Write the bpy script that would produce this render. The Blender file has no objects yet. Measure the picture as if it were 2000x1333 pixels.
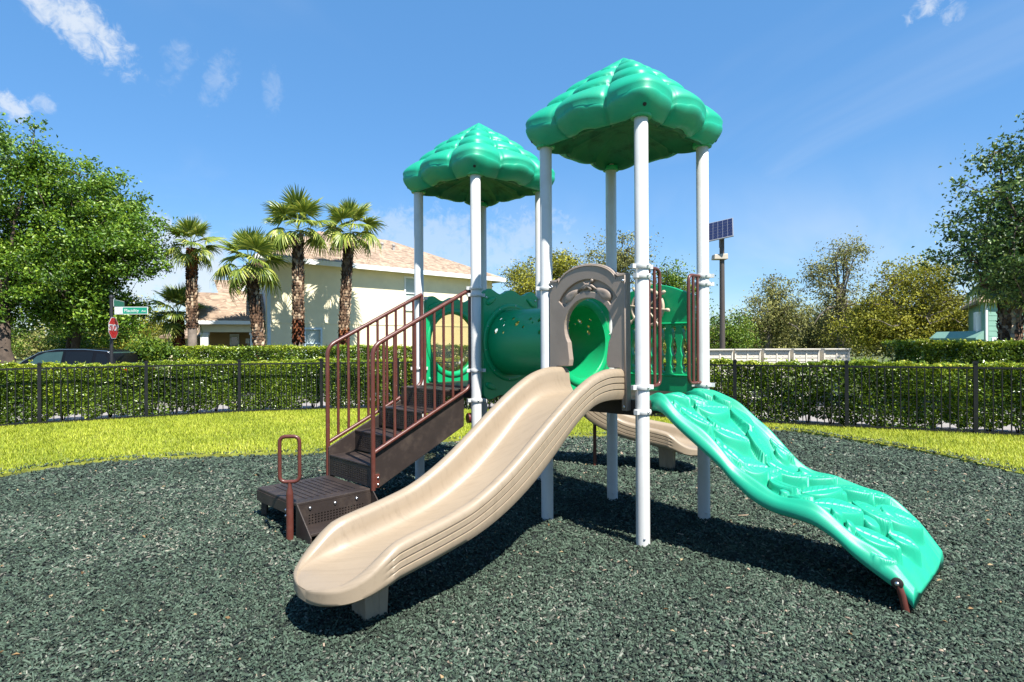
import bpy, bmesh, math, random
import numpy as np
from mathutils import Vector, Matrix

S2 = 2 ** -.5
rnd = random.Random(7)
RNG = np.random.default_rng(11)
SC = bpy.context.scene
COL = SC.collection

# ------------------------------------------------------------------ camera
F, ROLL, CH = 1155.0, .0049, 1.65
cam = bpy.data.cameras.new('camera')
cam.sensor_width = 36.0
cam.lens = 36.0 * F / 2000.0
cam.shift_y = 4.5 / 2000.0
cam.clip_start, cam.clip_end = .05, 3000
camo = bpy.data.objects.new('camera', cam)
COL.objects.link(camo)
camo.location = (0, 0, CH)
camo.rotation_euler = (math.radians(90), ROLL, 0)
SC.camera = camo

# ------------------------------------------------------------------ light
SUNV = Vector((.392, -.581, 1.0)).normalized()
ELEV = math.asin(SUNV.z)
AZI = math.atan2(SUNV.x, SUNV.y)
sun = bpy.data.lights.new('sun', 'SUN')
sun.energy = 5.0
sun.angle = math.radians(.5)
sun.color = (1, .96, .88)
suno = bpy.data.objects.new('sun', sun)
COL.objects.link(suno)
suno.rotation_euler = SUNV.to_track_quat('Z', 'Y').to_euler()
suno.location = (0, 0, 30)

world = bpy.data.worlds.new('World')
SC.world = world
world.use_nodes = True
wn, wl = world.node_tree.nodes, world.node_tree.links
wn.clear()


def build_world():
    out = wn.new('ShaderNodeOutputWorld')
    bg = wn.new('ShaderNodeBackground')
    bg.inputs['Strength'].default_value = .10
    wl.new(bg.outputs[0], out.inputs[0])
    sky = wn.new('ShaderNodeTexSky')
    sky.sky_type = 'NISHITA'
    sky.sun_disc = False
    sky.sun_elevation = ELEV
    sky.sun_rotation = AZI
    sky.air_density = 1.0
    sky.dust_density = .0
    sky.ozone_density = 3.0
    hs = wn.new('ShaderNodeHueSaturation')
    hs.inputs['Hue'].default_value = .504
    hs.inputs['Saturation'].default_value = 1.22
    hs.inputs['Value'].default_value = 1.08
    wl.new(sky.outputs[0], hs.inputs['Color'])
    tc = wn.new('ShaderNodeTexCoord')
    sep = wn.new('ShaderNodeSeparateXYZ')
    wl.new(tc.outputs['Generated'], sep.inputs[0])

    def math_(op, a, b=None, clamp=False):
        n = wn.new('ShaderNodeMath')
        n.operation = op
        n.use_clamp = clamp
        for i, x in enumerate((a, b)):
            if x is None:
                continue
            if isinstance(x, (int, float)):
                n.inputs[i].default_value = x
            else:
                wl.new(x, n.inputs[i])
        return n.outputs[0]
    zc = math_('MAXIMUM', sep.outputs[2], .03)
    px = math_('DIVIDE', sep.outputs[0], zc)
    py = math_('DIVIDE', sep.outputs[1], zc)
    comb = wn.new('ShaderNodeCombineXYZ')
    wl.new(px, comb.inputs[0])
    wl.new(py, comb.inputs[1])

    def noise(vec, scale, detail, rough, dist=0, sx=1, sy=1, loc=(0, 0, 0), rot=0):
        mp = wn.new('ShaderNodeMapping')
        mp.inputs['Scale'].default_value = (sx, sy, 1)
        mp.inputs['Location'].default_value = loc
        mp.inputs['Rotation'].default_value = (0, 0, rot)
        wl.new(vec, mp.inputs[0])
        n = wn.new('ShaderNodeTexNoise')
        n.inputs['Scale'].default_value = scale
        n.inputs['Detail'].default_value = detail
        n.inputs['Roughness'].default_value = rough
        n.inputs['Distortion'].default_value = dist
        wl.new(mp.outputs[0], n.inputs['Vector'])
        return n.outputs['Fac']

    def ramp(fac, a, b):
        n = wn.new('ShaderNodeMapRange')
        n.interpolation_type = 'SMOOTHSTEP'
        n.inputs['From Min'].default_value = a
        n.inputs['From Max'].default_value = b
        wl.new(fac, n.inputs['Value'])
        return n.outputs[0]
    # thin cirrus over the whole sky
    cir = ramp(noise(comb.outputs[0], .55, 5, .55, .6, 1.0, .45, (3.1, 1.2, 0), .5), .50, .85)
    cir = math_('MULTIPLY', cir, .30)
    # low soft cloud bank towards the horizon, all round
    gen = tc.outputs['Generated']
    low = ramp(noise(gen, 3.2, 5, .55, .3, 1, 1, (.4, .2, 0)), .42, .70)
    band = math_('MULTIPLY', ramp(sep.outputs[2], .30, .06), .52)
    low = math_('MULTIPLY', low, band)
    # separate small clouds: wind blown puffs
    det = noise(gen, 9, 6, .62, .5, 1, 1, (1.7, .3, 0))
    det2 = noise(gen, 26, 4, .6, .4, 1, 1)
    det3 = noise(gen, 60, 4, .65, .6, 1, .8, (.3, .8, .1), .5)

    def puff(x, y, rx, ry, rot, strength, lo=.40, hi=.95):
        a = (x - 1000) / F
        b = -(y - 671) / F
        d = Vector((a, 1, b)).normalized()
        right = Vector((0, 0, 1)).cross(d).normalized() * -1
        up = right.cross(d)
        c, s = math.cos(rot), math.sin(rot)
        k_ = (1 + a * a + b * b) ** -.75
        rx, ry = rx * k_, ry * k_
        e1 = (right * c + up * s) / (rx / F)
        e2 = (-right * s + up * c) / (ry / F)

        def dot(v):
            n = wn.new('ShaderNodeVectorMath')
            n.operation = 'DOT_PRODUCT'
            wl.new(gen, n.inputs[0])
            n.inputs[1].default_value = v
            return n.outputs['Value']
        q1 = math_('SUBTRACT', dot(e1), d.dot(e1))
        q2 = math_('SUBTRACT', dot(e2), d.dot(e2))
        r2 = math_('ADD', math_('MULTIPLY', q1, q1), math_('MULTIPLY', q2, q2))
        m = math_('SUBTRACT', 1.0, r2, True)
        m = math_('MULTIPLY', m, ramp(dot(d), 0, .3))
        nz = math_('ADD', math_('MULTIPLY', math_('SUBTRACT', det, .5), 2.2), math_('ADD', math_('MULTIPLY', math_('SUBTRACT', det2, .5), 1.5), math_('MULTIPLY', math_('SUBTRACT', det3, .5), 2.0)))
        v = math_('ADD', m, nz)
        v = math_('MULTIPLY', ramp(v, lo, lo + hi), strength)
        return math_('MULTIPLY', v, ramp(m, 0, .45))
    total = math_('MAXIMUM', cir, low)
    for p in ((160, 42, 175, 74, -.62, .8, .15, 1.1), (12, 202, 80, 50, .2, .7, .3, .8), (345, 118, 46, 90, -.4, .24, .35, 1.2),
              (430, 160, 46, 90, -.3, .27, .35, 1.2), (535, 180, 34, 70, 0, .18, .35, 1.2), (80, 198, 40, 34, 0, .4, .3, .9),
              (1820, 8, 70, 50, .4, .6, .25, .9), (1855, 34, 50, 40, .9, .45, .3, .9), (330, 520, 200, 130, 0, .75, .1, .9), (860, 470, 330, 90, .1, .4, .1, 1.0)):
        total = math_('MAXIMUM', total, puff(*p))
    mix = wn.new('ShaderNodeMix')
    mix.data_type = 'RGBA'
    wl.new(total, mix.inputs['Factor'])
    sk = wn.new('ShaderNodeMix')
    sk.data_type = 'RGBA'
    sk.inputs['Factor'].default_value = .58
    wl.new(hs.outputs[0], sk.inputs['A'])
    sk.inputs['B'].default_value = (.68, 1.86, 3.7, 1)
    wl.new(sk.outputs['Result'], mix.inputs['A'])
    mix.inputs['B'].default_value = (4.1, 4.4, 4.75, 1)
    wl.new(mix.outputs['Result'], bg.inputs['Color'])


build_world()
SC.view_settings.view_transform = 'Standard'
SC.view_settings.look = 'None'
SC.view_settings.exposure = 1.08
SC.view_settings.gamma = 1


# ------------------------------------------------------------------ helpers
def ray(x, y):
    u, v = x - 1000, y - 671
    return (u - ROLL * v) / F, (v + ROLL * u) / F


def at(x, y, Y):
    """the place seen at photo position x, y at distance Y"""
    a, b = ray(x, y)
    return Vector((a * Y, Y, CH - b * Y))


def gnd(x, y):
    a, b = ray(x, y)
    Y = CH / b
    return (a * Y, Y)


WLOC = {}


def tag(o, label=None, cat=None, group=None, kind=None):
    if label:
        o['label'] = label
    if cat:
        o['category'] = cat
    if group:
        o['group'] = group
    if kind:
        o['kind'] = kind
    return o


def empty(name, loc, label=None, cat=None, group=None):
    o = bpy.data.objects.new(name, None)
    COL.objects.link(o)
    o.location = loc
    o.empty_display_size = .2
    WLOC[o] = Vector(loc)
    return tag(o, label, cat, group)


def link(name, me, parent=None, loc=(0, 0, 0), rot=None, scale=None):
    """loc is a world position; nothing with a rotated parent uses it"""
    o = bpy.data.objects.new(name, me)
    COL.objects.link(o)
    loc = Vector(loc)
    WLOC[o] = loc
    if parent is not None:
        o.parent = parent
        o.location = loc - WLOC[parent]
    else:
        o.location = loc
    if rot is not None:
        o.rotation_euler = rot
    if scale is not None:
        o.scale = scale
    return o


def bevel(o, w, seg=2, ang=35):
    m = o.modifiers.new('bevel', 'BEVEL')
    m.width = w
    m.segments = seg
    m.limit_method = 'ANGLE'
    m.angle_limit = math.radians(ang)
    return o


class MB:
    def __init__(s):
        s.v, s.f = [], []

    def add(s, v, f, M=None):
        n = len(s.v)
        for p in v:
            p = Vector(p)
            s.v.append(tuple(M @ p) if M is not None else tuple(p))
        s.f += [tuple(i + n for i in q) for q in f]
        return s

    def box(s, c, d, M=None):
        x, y, z = c
        a, b, h = d[0] / 2, d[1] / 2, d[2] / 2
        v = [(x + i * a, y + j * b, z + k * h) for k in (-1, 1) for j in (-1, 1) for i in (-1, 1)]
        return s.add(v, [(0, 2, 3, 1), (4, 5, 7, 6), (0, 1, 5, 4), (2, 6, 7, 3), (0, 4, 6, 2), (1, 3, 7, 5)], M)

    def hexa(s, p8):
        """bottom four then top four corners, in order round"""
        return s.add(p8, [(3, 2, 1, 0), (4, 5, 6, 7), (0, 1, 5, 4), (1, 2, 6, 5), (2, 3, 7, 6), (3, 0, 4, 7)])

    def tube(s, path, r, n=12, closed=False, cap=True, M=None):
        P = [Vector(p) for p in path]
        m = len(P)
        R = r if isinstance(r, (list, tuple)) else [r] * m
        T = []
        for i in range(m):
            a = P[(i - 1) % m] if (closed or i > 0) else P[0]
            b = P[(i + 1) % m] if (closed or i < m - 1) else P[-1]
            T.append((b - a).normalized())
        up = Vector((0, 0, 1)) if abs(T[0].z) < .9 else Vector((1, 0, 0))
        N = T[0].cross(up).normalized()
        v, f = [], []
        for i in range(m):
            if i:
                N = (N - T[i] * N.dot(T[i])).normalized()
            B = T[i].cross(N)
            for k in range(n):
                a = 2 * math.pi * k / n
                v.append(P[i] + (N * math.cos(a) + B * math.sin(a)) * R[i])
        for i in range(m if closed else m - 1):
            j = (i + 1) % m
            for k in range(n):
                l = (k + 1) % n
                f.append((i * n + k, i * n + l, j * n + l, j * n + k))
        if cap and not closed:
            f.append(tuple(range(n - 1, -1, -1)))
            f.append(tuple((m - 1) * n + k for k in range(n)))
        return s.add(v, f, M)

    def lathe(s, prof, n=24, M=None):
        v, f = [], []
        for r, z in prof:
            for k in range(n):
                a = 2 * math.pi * k / n
                v.append((r * math.cos(a), r * math.sin(a), z))
        for i in range(len(prof) - 1):
            for k in range(n):
                l = (k + 1) % n
                f.append((i * n + k, i * n + l, (i + 1) * n + l, (i + 1) * n + k))
        f.append(tuple(range(n - 1, -1, -1)))
        f.append(tuple((len(prof) - 1) * n + k for k in range(n)))
        return s.add(v, f, M)

    def loft(s, secs, cap=True, closed=True):
        n = len(secs[0])
        v = [p for q in secs for p in q]
        f = []
        for i in range(len(secs) - 1):
            for k in range(n if closed else n - 1):
                l = (k + 1) % n
                f.append((i * n + k, i * n + l, (i + 1) * n + l, (i + 1) * n + k))
        if cap:
            f.append(tuple(range(n - 1, -1, -1)))
            f.append(tuple((len(secs) - 1) * n + k for k in range(n)))
        return s.add(v, f)

    def mesh(s, name, mat=None, smooth=False, fix=True, ang=None):
        me = bpy.data.meshes.new(name)
        me.from_pydata(s.v, [], s.f)
        if fix:
            bm = bmesh.new()
            bm.from_mesh(me)
            bmesh.ops.recalc_face_normals(bm, faces=bm.faces)
            bm.to_mesh(me)
            bm.free()
        if smooth:
            me.polygons.foreach_set('use_smooth', [True] * len(me.polygons))
            if ang:
                me.set_sharp_from_angle(angle=math.radians(ang))
        if mat:
            me.materials.append(mat)
        me.update()
        return me

    def build(s, name, mat, parent=None, loc=(0, 0, 0), smooth=False, fix=True, ang=None, bev=0, seg=2):
        o = link(name, s.mesh(name, mat, smooth, fix, ang), parent, loc)
        if bev:
            bevel(o, bev, seg)
        return o


def plate(outer, holes, t0, t1, fn):
    """a flat sheet with holes, extruded from depth t0 to t1; fn(u, w, t) gives the world point"""
    bm = bmesh.new()
    es = []
    for loop in [outer] + holes:
        vs = [bm.verts.new((p[0], p[1], 0)) for p in loop]
        for i in range(len(vs)):
            es.append(bm.edges.new((vs[i], vs[(i + 1) % len(vs)])))
    bmesh.ops.triangle_fill(bm, use_beauty=True, use_dissolve=False, edges=es)
    bm.verts.index_update()
    v2 = [(v.co.x, v.co.y) for v in bm.verts]
    tris = [tuple(v.index for v in f.verts) for f in bm.faces]
    bm.free()
    n = len(v2)
    V = [fn(u, w, t0) for u, w in v2] + [fn(u, w, t1) for u, w in v2]
    Fc = [t[::-1] for t in tris] + [tuple(i + n for i in t) for t in tris]
    k = 0
    for loop in [outer] + holes:
        m = len(loop)
        for i in range(m):
            a, b = k + i, k + (i + 1) % m
            Fc.append((a, b, b + n, a + n))
        k += m
    mb = MB()
    mb.v = [tuple(p) for p in V]
    mb.f = Fc
    return mb


def circ(cx, cy, r, n, ry=None, a0=0, a1=2 * math.pi, end=False):
    ry = r if ry is None else ry
    m = n - 1 if end else n
    return [(cx + r * math.cos(a0 + (a1 - a0) * i / m), cy + ry * math.sin(a0 + (a1 - a0) * i / m)) for i in range(n)]


def fillet(path, r, n=5, closed=False):
    """round the corners of a polyline"""
    P = [Vector(p) for p in path]
    out = []
    m = len(P)
    for i in range(m):
        if not closed and i in (0, m - 1):
            out.append(P[i])
            continue
        a, b, c = P[i - 1], P[i], P[(i + 1) % m]
        d1, d2 = a - b, c - b
        rr = min(r, d1.length * .45, d2.length * .45)
        p, q = b + d1.normalized() * rr, b + d2.normalized() * rr
        for k in range(n + 1):
            t = k / n
            out.append(p * (1 - t) ** 2 + b * 2 * t * (1 - t) + q * t * t)
    return out


def interp(x, xs, ys):
    return float(np.interp(x, xs, ys))


def smooth_table(tab, ts):
    """Catmull-Rom style resampling of rows (t, a, b, ...)"""
    A = np.array(tab, float)
    out = []
    for t in ts:
        row = []
        i = int(np.clip(np.searchsorted(A[:, 0], t) - 1, 0, len(A) - 2))
        x0, x1 = A[i, 0], A[i + 1, 0]
        h = x1 - x0
        u = (t - x0) / h
        for c in range(1, A.shape[1]):
            def sl(k):
                if k <= 0:
                    return (A[1, c] - A[0, c]) / (A[1, 0] - A[0, 0])
                if k >= len(A) - 1:
                    return (A[-1, c] - A[-2, c]) / (A[-1, 0] - A[-2, 0])
                return (A[k + 1, c] - A[k - 1, c]) / (A[k + 1, 0] - A[k - 1, 0])
            m0, m1 = sl(i) * h, sl(i + 1) * h
            y0, y1 = A[i, c], A[i + 1, c]
            row.append(y0 * (2 * u ** 3 - 3 * u * u + 1) + m0 * (u ** 3 - 2 * u * u + u) + y1 * (3 * u * u - 2 * u ** 3) + m1 * (u ** 3 - u * u))
        out.append(row)
    return out


# ------------------------------------------------------------------ materials
MATS = {}


def material(name, base, rough=.5, var=.12, scale=6.0, bump=.0, bscale=60.0, metal=0.0, spec=.5, dirt=None, dscale=3.0, damt=.35, coat=0.0, trans=0.0, streak=None):
    m = bpy.data.materials.new(name)
    MATS[name] = m
    m.use_nodes = True
    nt = m.node_tree
    b = nt.nodes['Principled BSDF']
    b.inputs['Roughness'].default_value = rough
    b.inputs['Metallic'].default_value = metal
    b.inputs['Specular IOR Level'].default_value = spec
    b.inputs['Coat Weight'].default_value = coat
    b.inputs['Transmission Weight'].default_value = trans
    tc = nt.nodes.new('ShaderNodeTexCoord')

    def noise(sc, det=4, ro=.6):
        n = nt.nodes.new('ShaderNodeTexNoise')
        n.inputs['Scale'].default_value = sc
        n.inputs['Detail'].default_value = det
        n.inputs['Roughness'].default_value = ro
        nt.links.new(tc.outputs['Object'], n.inputs['Vector'])
        return n
    n = noise(scale)
    r = nt.nodes.new('ShaderNodeValToRGB')
    lo = [max(0, c * (1 - var)) for c in base]
    hi = [min(1, c * (1 + var)) for c in base]
    r.color_ramp.elements[0].position = .3
    r.color_ramp.elements[1].position = .7
    r.color_ramp.elements[0].color = (*lo, 1)
    r.color_ramp.elements[1].color = (*hi, 1)
    nt.links.new(n.outputs['Fac'], r.inputs[0])
    colout = r.outputs[0]
    if dirt:
        n2 = noise(dscale, 8, .7)
        mr = nt.nodes.new('ShaderNodeMapRange')
        mr.inputs['From Min'].default_value = .5
        mr.inputs['From Max'].default_value = .75
        mr.inputs['To Max'].default_value = damt
        nt.links.new(n2.outputs['Fac'], mr.inputs['Value'])
        mx = nt.nodes.new('ShaderNodeMix')
        mx.data_type = 'RGBA'
        nt.links.new(mr.outputs[0], mx.inputs['Factor'])
        nt.links.new(colout, mx.inputs['A'])
        mx.inputs['B'].default_value = (*dirt, 1)
        colout = mx.outputs['Result']
        rr = nt.nodes.new('ShaderNodeMapRange')
        rr.inputs['To Min'].default_value = rough
        rr.inputs['To Max'].default_value = min(1, rough + .35)
        nt.links.new(mr.outputs[0], rr.inputs['Value'])
        nt.links.new(rr.outputs[0], b.inputs['Roughness'])
    if streak:
        mp = nt.nodes.new('ShaderNodeMapping')
        mp.inputs['Rotation'].default_value = (0, 0, streak)
        mp.inputs['Scale'].default_value = (1.1, 26, 5)
        nt.links.new(tc.outputs['Object'], mp.inputs[0])
        n4 = nt.nodes.new('ShaderNodeTexNoise')
        n4.inputs['Scale'].default_value = 1.6
        n4.inputs['Detail'].default_value = 7
        n4.inputs['Roughness'].default_value = .7
        nt.links.new(mp.outputs[0], n4.inputs['Vector'])
        sm = nt.nodes.new('ShaderNodeMapRange')
        sm.inputs['From Min'].default_value = .50
        sm.inputs['From Max'].default_value = .78
        sm.inputs['To Max'].default_value = .5
        nt.links.new(n4.outputs['Fac'], sm.inputs['Value'])
        mx = nt.nodes.new('ShaderNodeMix')
        mx.data_type = 'RGBA'
        nt.links.new(sm.outputs[0], mx.inputs['Factor'])
        nt.links.new(colout, mx.inputs['A'])
        mx.inputs['B'].default_value = (base[0] * .55, base[1] * .55, base[2] * .52, 1)
        colout = mx.outputs['Result']
    nt.links.new(colout, b.inputs['Base Color'])
    if bump:
        n3 = noise(bscale, 5, .65)
        bp = nt.nodes.new('ShaderNodeBump')
        bp.inputs['Strength'].default_value = bump
        bp.inputs['Distance'].default_value = .01
        nt.links.new(n3.outputs['Fac'], bp.inputs['Height'])
        nt.links.new(bp.outputs[0], b.inputs['Normal'])
    return m


def tinted(name, cols, rough=.5, trans=.0, spec=.4):
    """colour read from the per-piece value 'tint' along a ramp; trans adds light through the leaf"""
    m = bpy.data.materials.new(name)
    MATS[name] = m
    m.use_nodes = True
    nt = m.node_tree
    b = nt.nodes['Principled BSDF']
    b.inputs['Roughness'].default_value = rough
    b.inputs['Specular IOR Level'].default_value = spec
    a = nt.nodes.new('ShaderNodeAttribute')
    a.attribute_name = 'tint'
    r = nt.nodes.new('ShaderNodeValToRGB')
    els = r.color_ramp.elements
    while len(els) < len(cols):
        els.new(.5)
    for i, (p, c) in enumerate(cols):
        els[i].position = p
        els[i].color = (*c, 1)
    nt.links.new(a.outputs['Fac'], r.inputs[0])
    nt.links.new(r.outputs[0], b.inputs['Base Color'])
    if trans:
        t = nt.nodes.new('ShaderNodeBsdfTranslucent')
        hs = nt.nodes.new('ShaderNodeHueSaturation')
        hs.inputs['Hue'].default_value = .485
        hs.inputs['Value'].default_value = 1.5
        nt.links.new(r.outputs[0], hs.inputs['Color'])
        nt.links.new(hs.outputs[0], t.inputs[0])
        mx = nt.nodes.new('ShaderNodeMixShader')
        mx.inputs[0].default_value = trans
        nt.links.new(b.outputs[0], mx.inputs[1])
        nt.links.new(t.outputs[0], mx.inputs[2])
        nt.links.new(mx.outputs[0], nt.nodes['Material Output'].inputs[0])
    return m


M_GREEN = material('green_plastic', (.010, .335, .195), .42, .06, 3, .10, 220, dirt=(.05, .22, .14), dscale=2.6, damt=.35)
M_PANEL = material('panel_green_plastic', (.005, .34, .125), .36, .05, 3, .10, 220, dirt=(.03, .18, .09), dscale=2.5, damt=.25)
M_TAN = material('tan_plastic', (.285, .222, .155), .40, .04, 2.5, .08, 240, dirt=(.24, .18, .12), dscale=3.5, damt=.34, streak=-math.pi / 4)
M_TAUPE = material('taupe_plastic', (.30, .235, .188), .42, .06, 3, .12, 220, dirt=(.16, .12, .09), dscale=4, damt=.3)
M_POST = material('white_post_paint', (.55, .55, .54), .34, .03, 4, .03, 150, dirt=(.33, .31, .27), dscale=5, damt=.32)
M_CLAMP = material('white_clamp_paint', (.54, .54, .53), .36, .04, 8, dirt=(.35, .34, .31), dscale=9, damt=.35)
M_RAIL = material('brown_rail_coating', (.098, .028, .020), .33, .10, 8, .05, 200, dirt=(.17, .09, .07), dscale=7, damt=.3)
M_STEP = material('dark_brown_step_coating', (.030, .021, .018), .48, .15, 5, .18, 160, dirt=(.085, .06, .042), dscale=5, damt=.55)
M_UNDER = material('shaded_mildewed_underside', (.004, .15, .06), .6, .15, 5, .2, 60, dirt=(.006, .03, .016), dscale=6, damt=.8)  # green darkened to paint in the roof's shade; the dirt colour is mildew
M_BOLT = material('bright_bolt_metal', (.62, .62, .63), .28, .05, 20, metal=1)
M_DARK = material('black_recess', (.012, .012, .012), .7, .1)
M_FENCE = material('black_fence_paint', (.008, .009, .011), .5, .15, 9, spec=.3, dirt=(.03, .03, .03), dscale=6, damt=.4)
# ------------------------------------------------------------------ many small pieces
def np_mesh(name, V, Fc, tint, mat, smooth=False):
    """V (n,k,3) corner points of n pieces, Fc list of corner index tuples of one piece, tint (n,)"""
    n, k, _ = V.shape
    me = bpy.data.meshes.new(name)
    loops, starts, tot = [], [], 0
    base = (np.arange(n) * k)[:, None]
    per = np.concatenate([np.array(f) for f in Fc])
    sizes = np.array([len(f) for f in Fc])
    L = (base + per[None, :]).ravel()
    st = np.concatenate([[0], np.cumsum(sizes)[:-1]])
    starts = ((np.arange(n) * sizes.sum())[:, None] + st[None, :]).ravel()
    me.vertices.add(n * k)
    me.vertices.foreach_set('co', V.reshape(-1).astype(np.float32))
    me.loops.add(len(L))
    me.loops.foreach_set('vertex_index', L.astype(np.int32))
    me.polygons.add(len(starts))
    me.polygons.foreach_set('loop_start', starts.astype(np.int32))
    if smooth:
        me.polygons.foreach_set('use_smooth', np.ones(len(starts), bool))
    me.update(calc_edges=True)
    at_ = me.attributes.new('tint', 'FLOAT', 'POINT')
    at_.data.foreach_set('value', np.repeat(tint, k).astype(np.float32))
    me.materials.append(mat)
    return me


def rand_frames(n, up=.5, rng=RNG):
    """random orthonormal frames; up pulls the normals towards the zenith"""
    N = rng.normal(size=(n, 3))
    N /= np.linalg.norm(N, axis=1)[:, None]
    N[:, 2] += up
    N /= np.linalg.norm(N, axis=1)[:, None]
    A = rng.normal(size=(n, 3))
    A -= (A * N).sum(1)[:, None] * N
    A /= np.linalg.norm(A, axis=1)[:, None]
    B = np.cross(N, A)
    return A, B, N


def leaf_mesh(name, C, size, mat, up=.5, ratio=.55, tint=None, rng=RNG, fold=.18):
    n = len(C)
    A, B, N = rand_frames(n, up, rng)
    s = (size * rng.uniform(.65, 1.3, n))[:, None]
    w = s * ratio * .5
    V = np.stack([C - A * s * .5, C + B * w + N * s * fold, C + A * s * .5, C - B * w + N * s * fold], 1)
    if tint is None:
        tint = rng.uniform(0, 1, n)
    return np_mesh(name, V, [(0, 1, 2), (0, 2, 3)], tint, mat)


def inside(poly, P):
    x, y = P[:, 0], P[:, 1]
    r = np.zeros(len(P), bool)
    n = len(poly)
    for i in range(n):
        x0, y0 = poly[i]
        x1, y1 = poly[(i + 1) % n]
        c = ((y0 > y) != (y1 > y)) & (x < (x1 - x0) * (y - y0) / (y1 - y0 + 1e-12) + x0)
        r ^= c
    return r


def smooth_closed(P, sub=6):
    P = np.array(P, float)
    n = len(P)
    out = []
    for i in range(n):
        a, b, c, d = P[i - 1], P[i], P[(i + 1) % n], P[(i + 2) % n]
        for k in range(sub):
            t = k / sub
            out.append(tuple(.5 * (2 * b + (c - a) * t + (2 * a - 5 * b + 4 * c - d) * t * t + (3 * b - a - 3 * c + d) * t ** 3)))
    return out


# ------------------------------------------------------------------ ground, lawn, mulch, pavement, road
MULCH = smooth_closed([(-6.45, 7.44), (-5.82, 8.29), (-4.53, 8.70), (-2.74, 9.02), (-1.13, 9.95), (1.02, 10.3), (3.1, 10.95),
                       (4.93, 10.98), (5.41, 10.42), (5.8, 9.51), (6.08, 8.75), (6.2, 7.9), (6.25, 7.09), (6.6, 5), (6.2, 2), (4.4, -1.5),
                       (0, -2.6), (-4.6, -1.5), (-6.8, 2), (-7.1, 5)])
MULCH = smooth_closed(MULCH, 3)
MULCH = [(x + .03 * math.sin(i * .9) * math.sin(i * .23) + rnd.uniform(-.028, .028), y + .03 * math.sin(i * .7 + 1) + rnd.uniform(-.028, .028)) for i, (x, y) in enumerate(MULCH)]
FENCE = [(-15.2, 6.6), (-14.1, 8.1), (-12.8, 9.5), (-11.3, 10.9), (-9.69, 12.12), (-8.12, 13.12), (-6.49, 14.07), (-4.71, 14.60), (-2.85, 14.72), (-1.0, 14.42),
         (.85, 13.85), (2.68, 13.02), (4.50, 11.95), (6.26, 11.07), (8.03, 10.25), (9.8, 9.4), (11.5, 8.5), (13.1, 7.4), (14.4, 6.1)]


def gz(x, y):
    x, y = np.asarray(x, float), np.asarray(y, float)
    z = -.055 * np.exp(-((x + 1.1) ** 2 + (y - 7.3) ** 2) / .9)
    for hx, hy, hr, hd in ((-1.5, 2.95, .45, .04), (3.0, 3.75, .5, .03), (-1.6, 4.9, .5, .025), (2.6, 7.5, .4, .03), (1.1, 5.4, .8, .02)):
        z = z - hd * np.exp(-((x - hx) ** 2 + (y - hy) ** 2) / hr ** 2)
    z = z + .012 * np.sin(x * 1.7 + y * .6) * np.sin(y * 1.3 - x * .4) + .006 * np.sin(x * 5.1 - y * 3.3)
    return z


def offset_line(L, d):
    out = []
    for i, p in enumerate(L):
        a = Vector(L[max(i - 1, 0)])
        b = Vector(L[min(i + 1, len(L) - 1)])
        t = (b - a).normalized()
        out.append((p[0] - t.y * d, p[1] + t.x * d))
    return out


M_GROUND = material('rough_grass_ground', (.085, .105, .03), .95, .4, .8, .4, 30)
M_LAWN = material('lawn_soil', (.22, .24, .03), .95, .35, 9, .6, 90, dirt=(.16, .11, .05), dscale=1.6, damt=.35)
M_MULCHBASE = material('mulch_base', (.016, .024, .021), .95, .5, 45, 1.0, 55)
M_CONC = material('concrete', (.27, .245, .23), .9, .10, 3, .2, 80, dirt=(.25, .22, .2), dscale=1.5, damt=.35)
M_ASPH = material('asphalt', (.055, .055, .057), .9, .25, 60, .4, 150)

g = MB()
g.add([(-900, -300, -.14), (900, -300, -.14), (900, 1600, -.14), (-900, 1600, -.14)], [(0, 1, 2, 3)])
tag(g.build('ground', M_GROUND, fix=False), kind='structure')

# lawn: a sod slab with an opening for the mulch
outer = offset_line(FENCE, .16) + [(13, 0), (8, -6), (-8, -6), (-14, 0)]
lw = plate(outer, [MULCH[::-1]], -.10, .030, lambda u, w, t: (u, w, t))
tag(lw.build('lawn', M_LAWN), kind='structure')

# mulch sheet
nx, ny = 110, 110
xs, ys = np.linspace(-7.6, 7.2, nx), np.linspace(-3.0, 11.4, ny)
gx, gy = np.meshgrid(xs, ys)
gzv = gz(gx, gy) - .012
me = bpy.data.meshes.new('mulch_bed')
V = np.stack([gx, gy, gzv], -1).reshape(-1, 3)
Fq = [(j * nx + i, j * nx + i + 1, (j + 1) * nx + i + 1, (j + 1) * nx + i) for j in range(ny - 1) for i in range(nx - 1)]
inm = inside(MULCH, V[:, :2])
Fq = [q for q in Fq if inm[list(q)].any()]
me.from_pydata([tuple(p) for p in V], [], Fq)
me.polygons.foreach_set('use_smooth', [True] * len(me.polygons))
me.materials.append(M_MULCHBASE)
tag(link('mulch_bed', me), kind='structure')

# rubber chips
M_CHIP = tinted('rubber_chip', [(0, (.008, .010, .008)), (.25, (.027, .037, .028)), (.55, (.058, .092, .064)), (.75, (.105, .142, .106)), (.85, (.13, .122, .104)), (.96, (.25, .27, .22)), (1, (.30, .23, .17))], .75, 0, .2)


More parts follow.
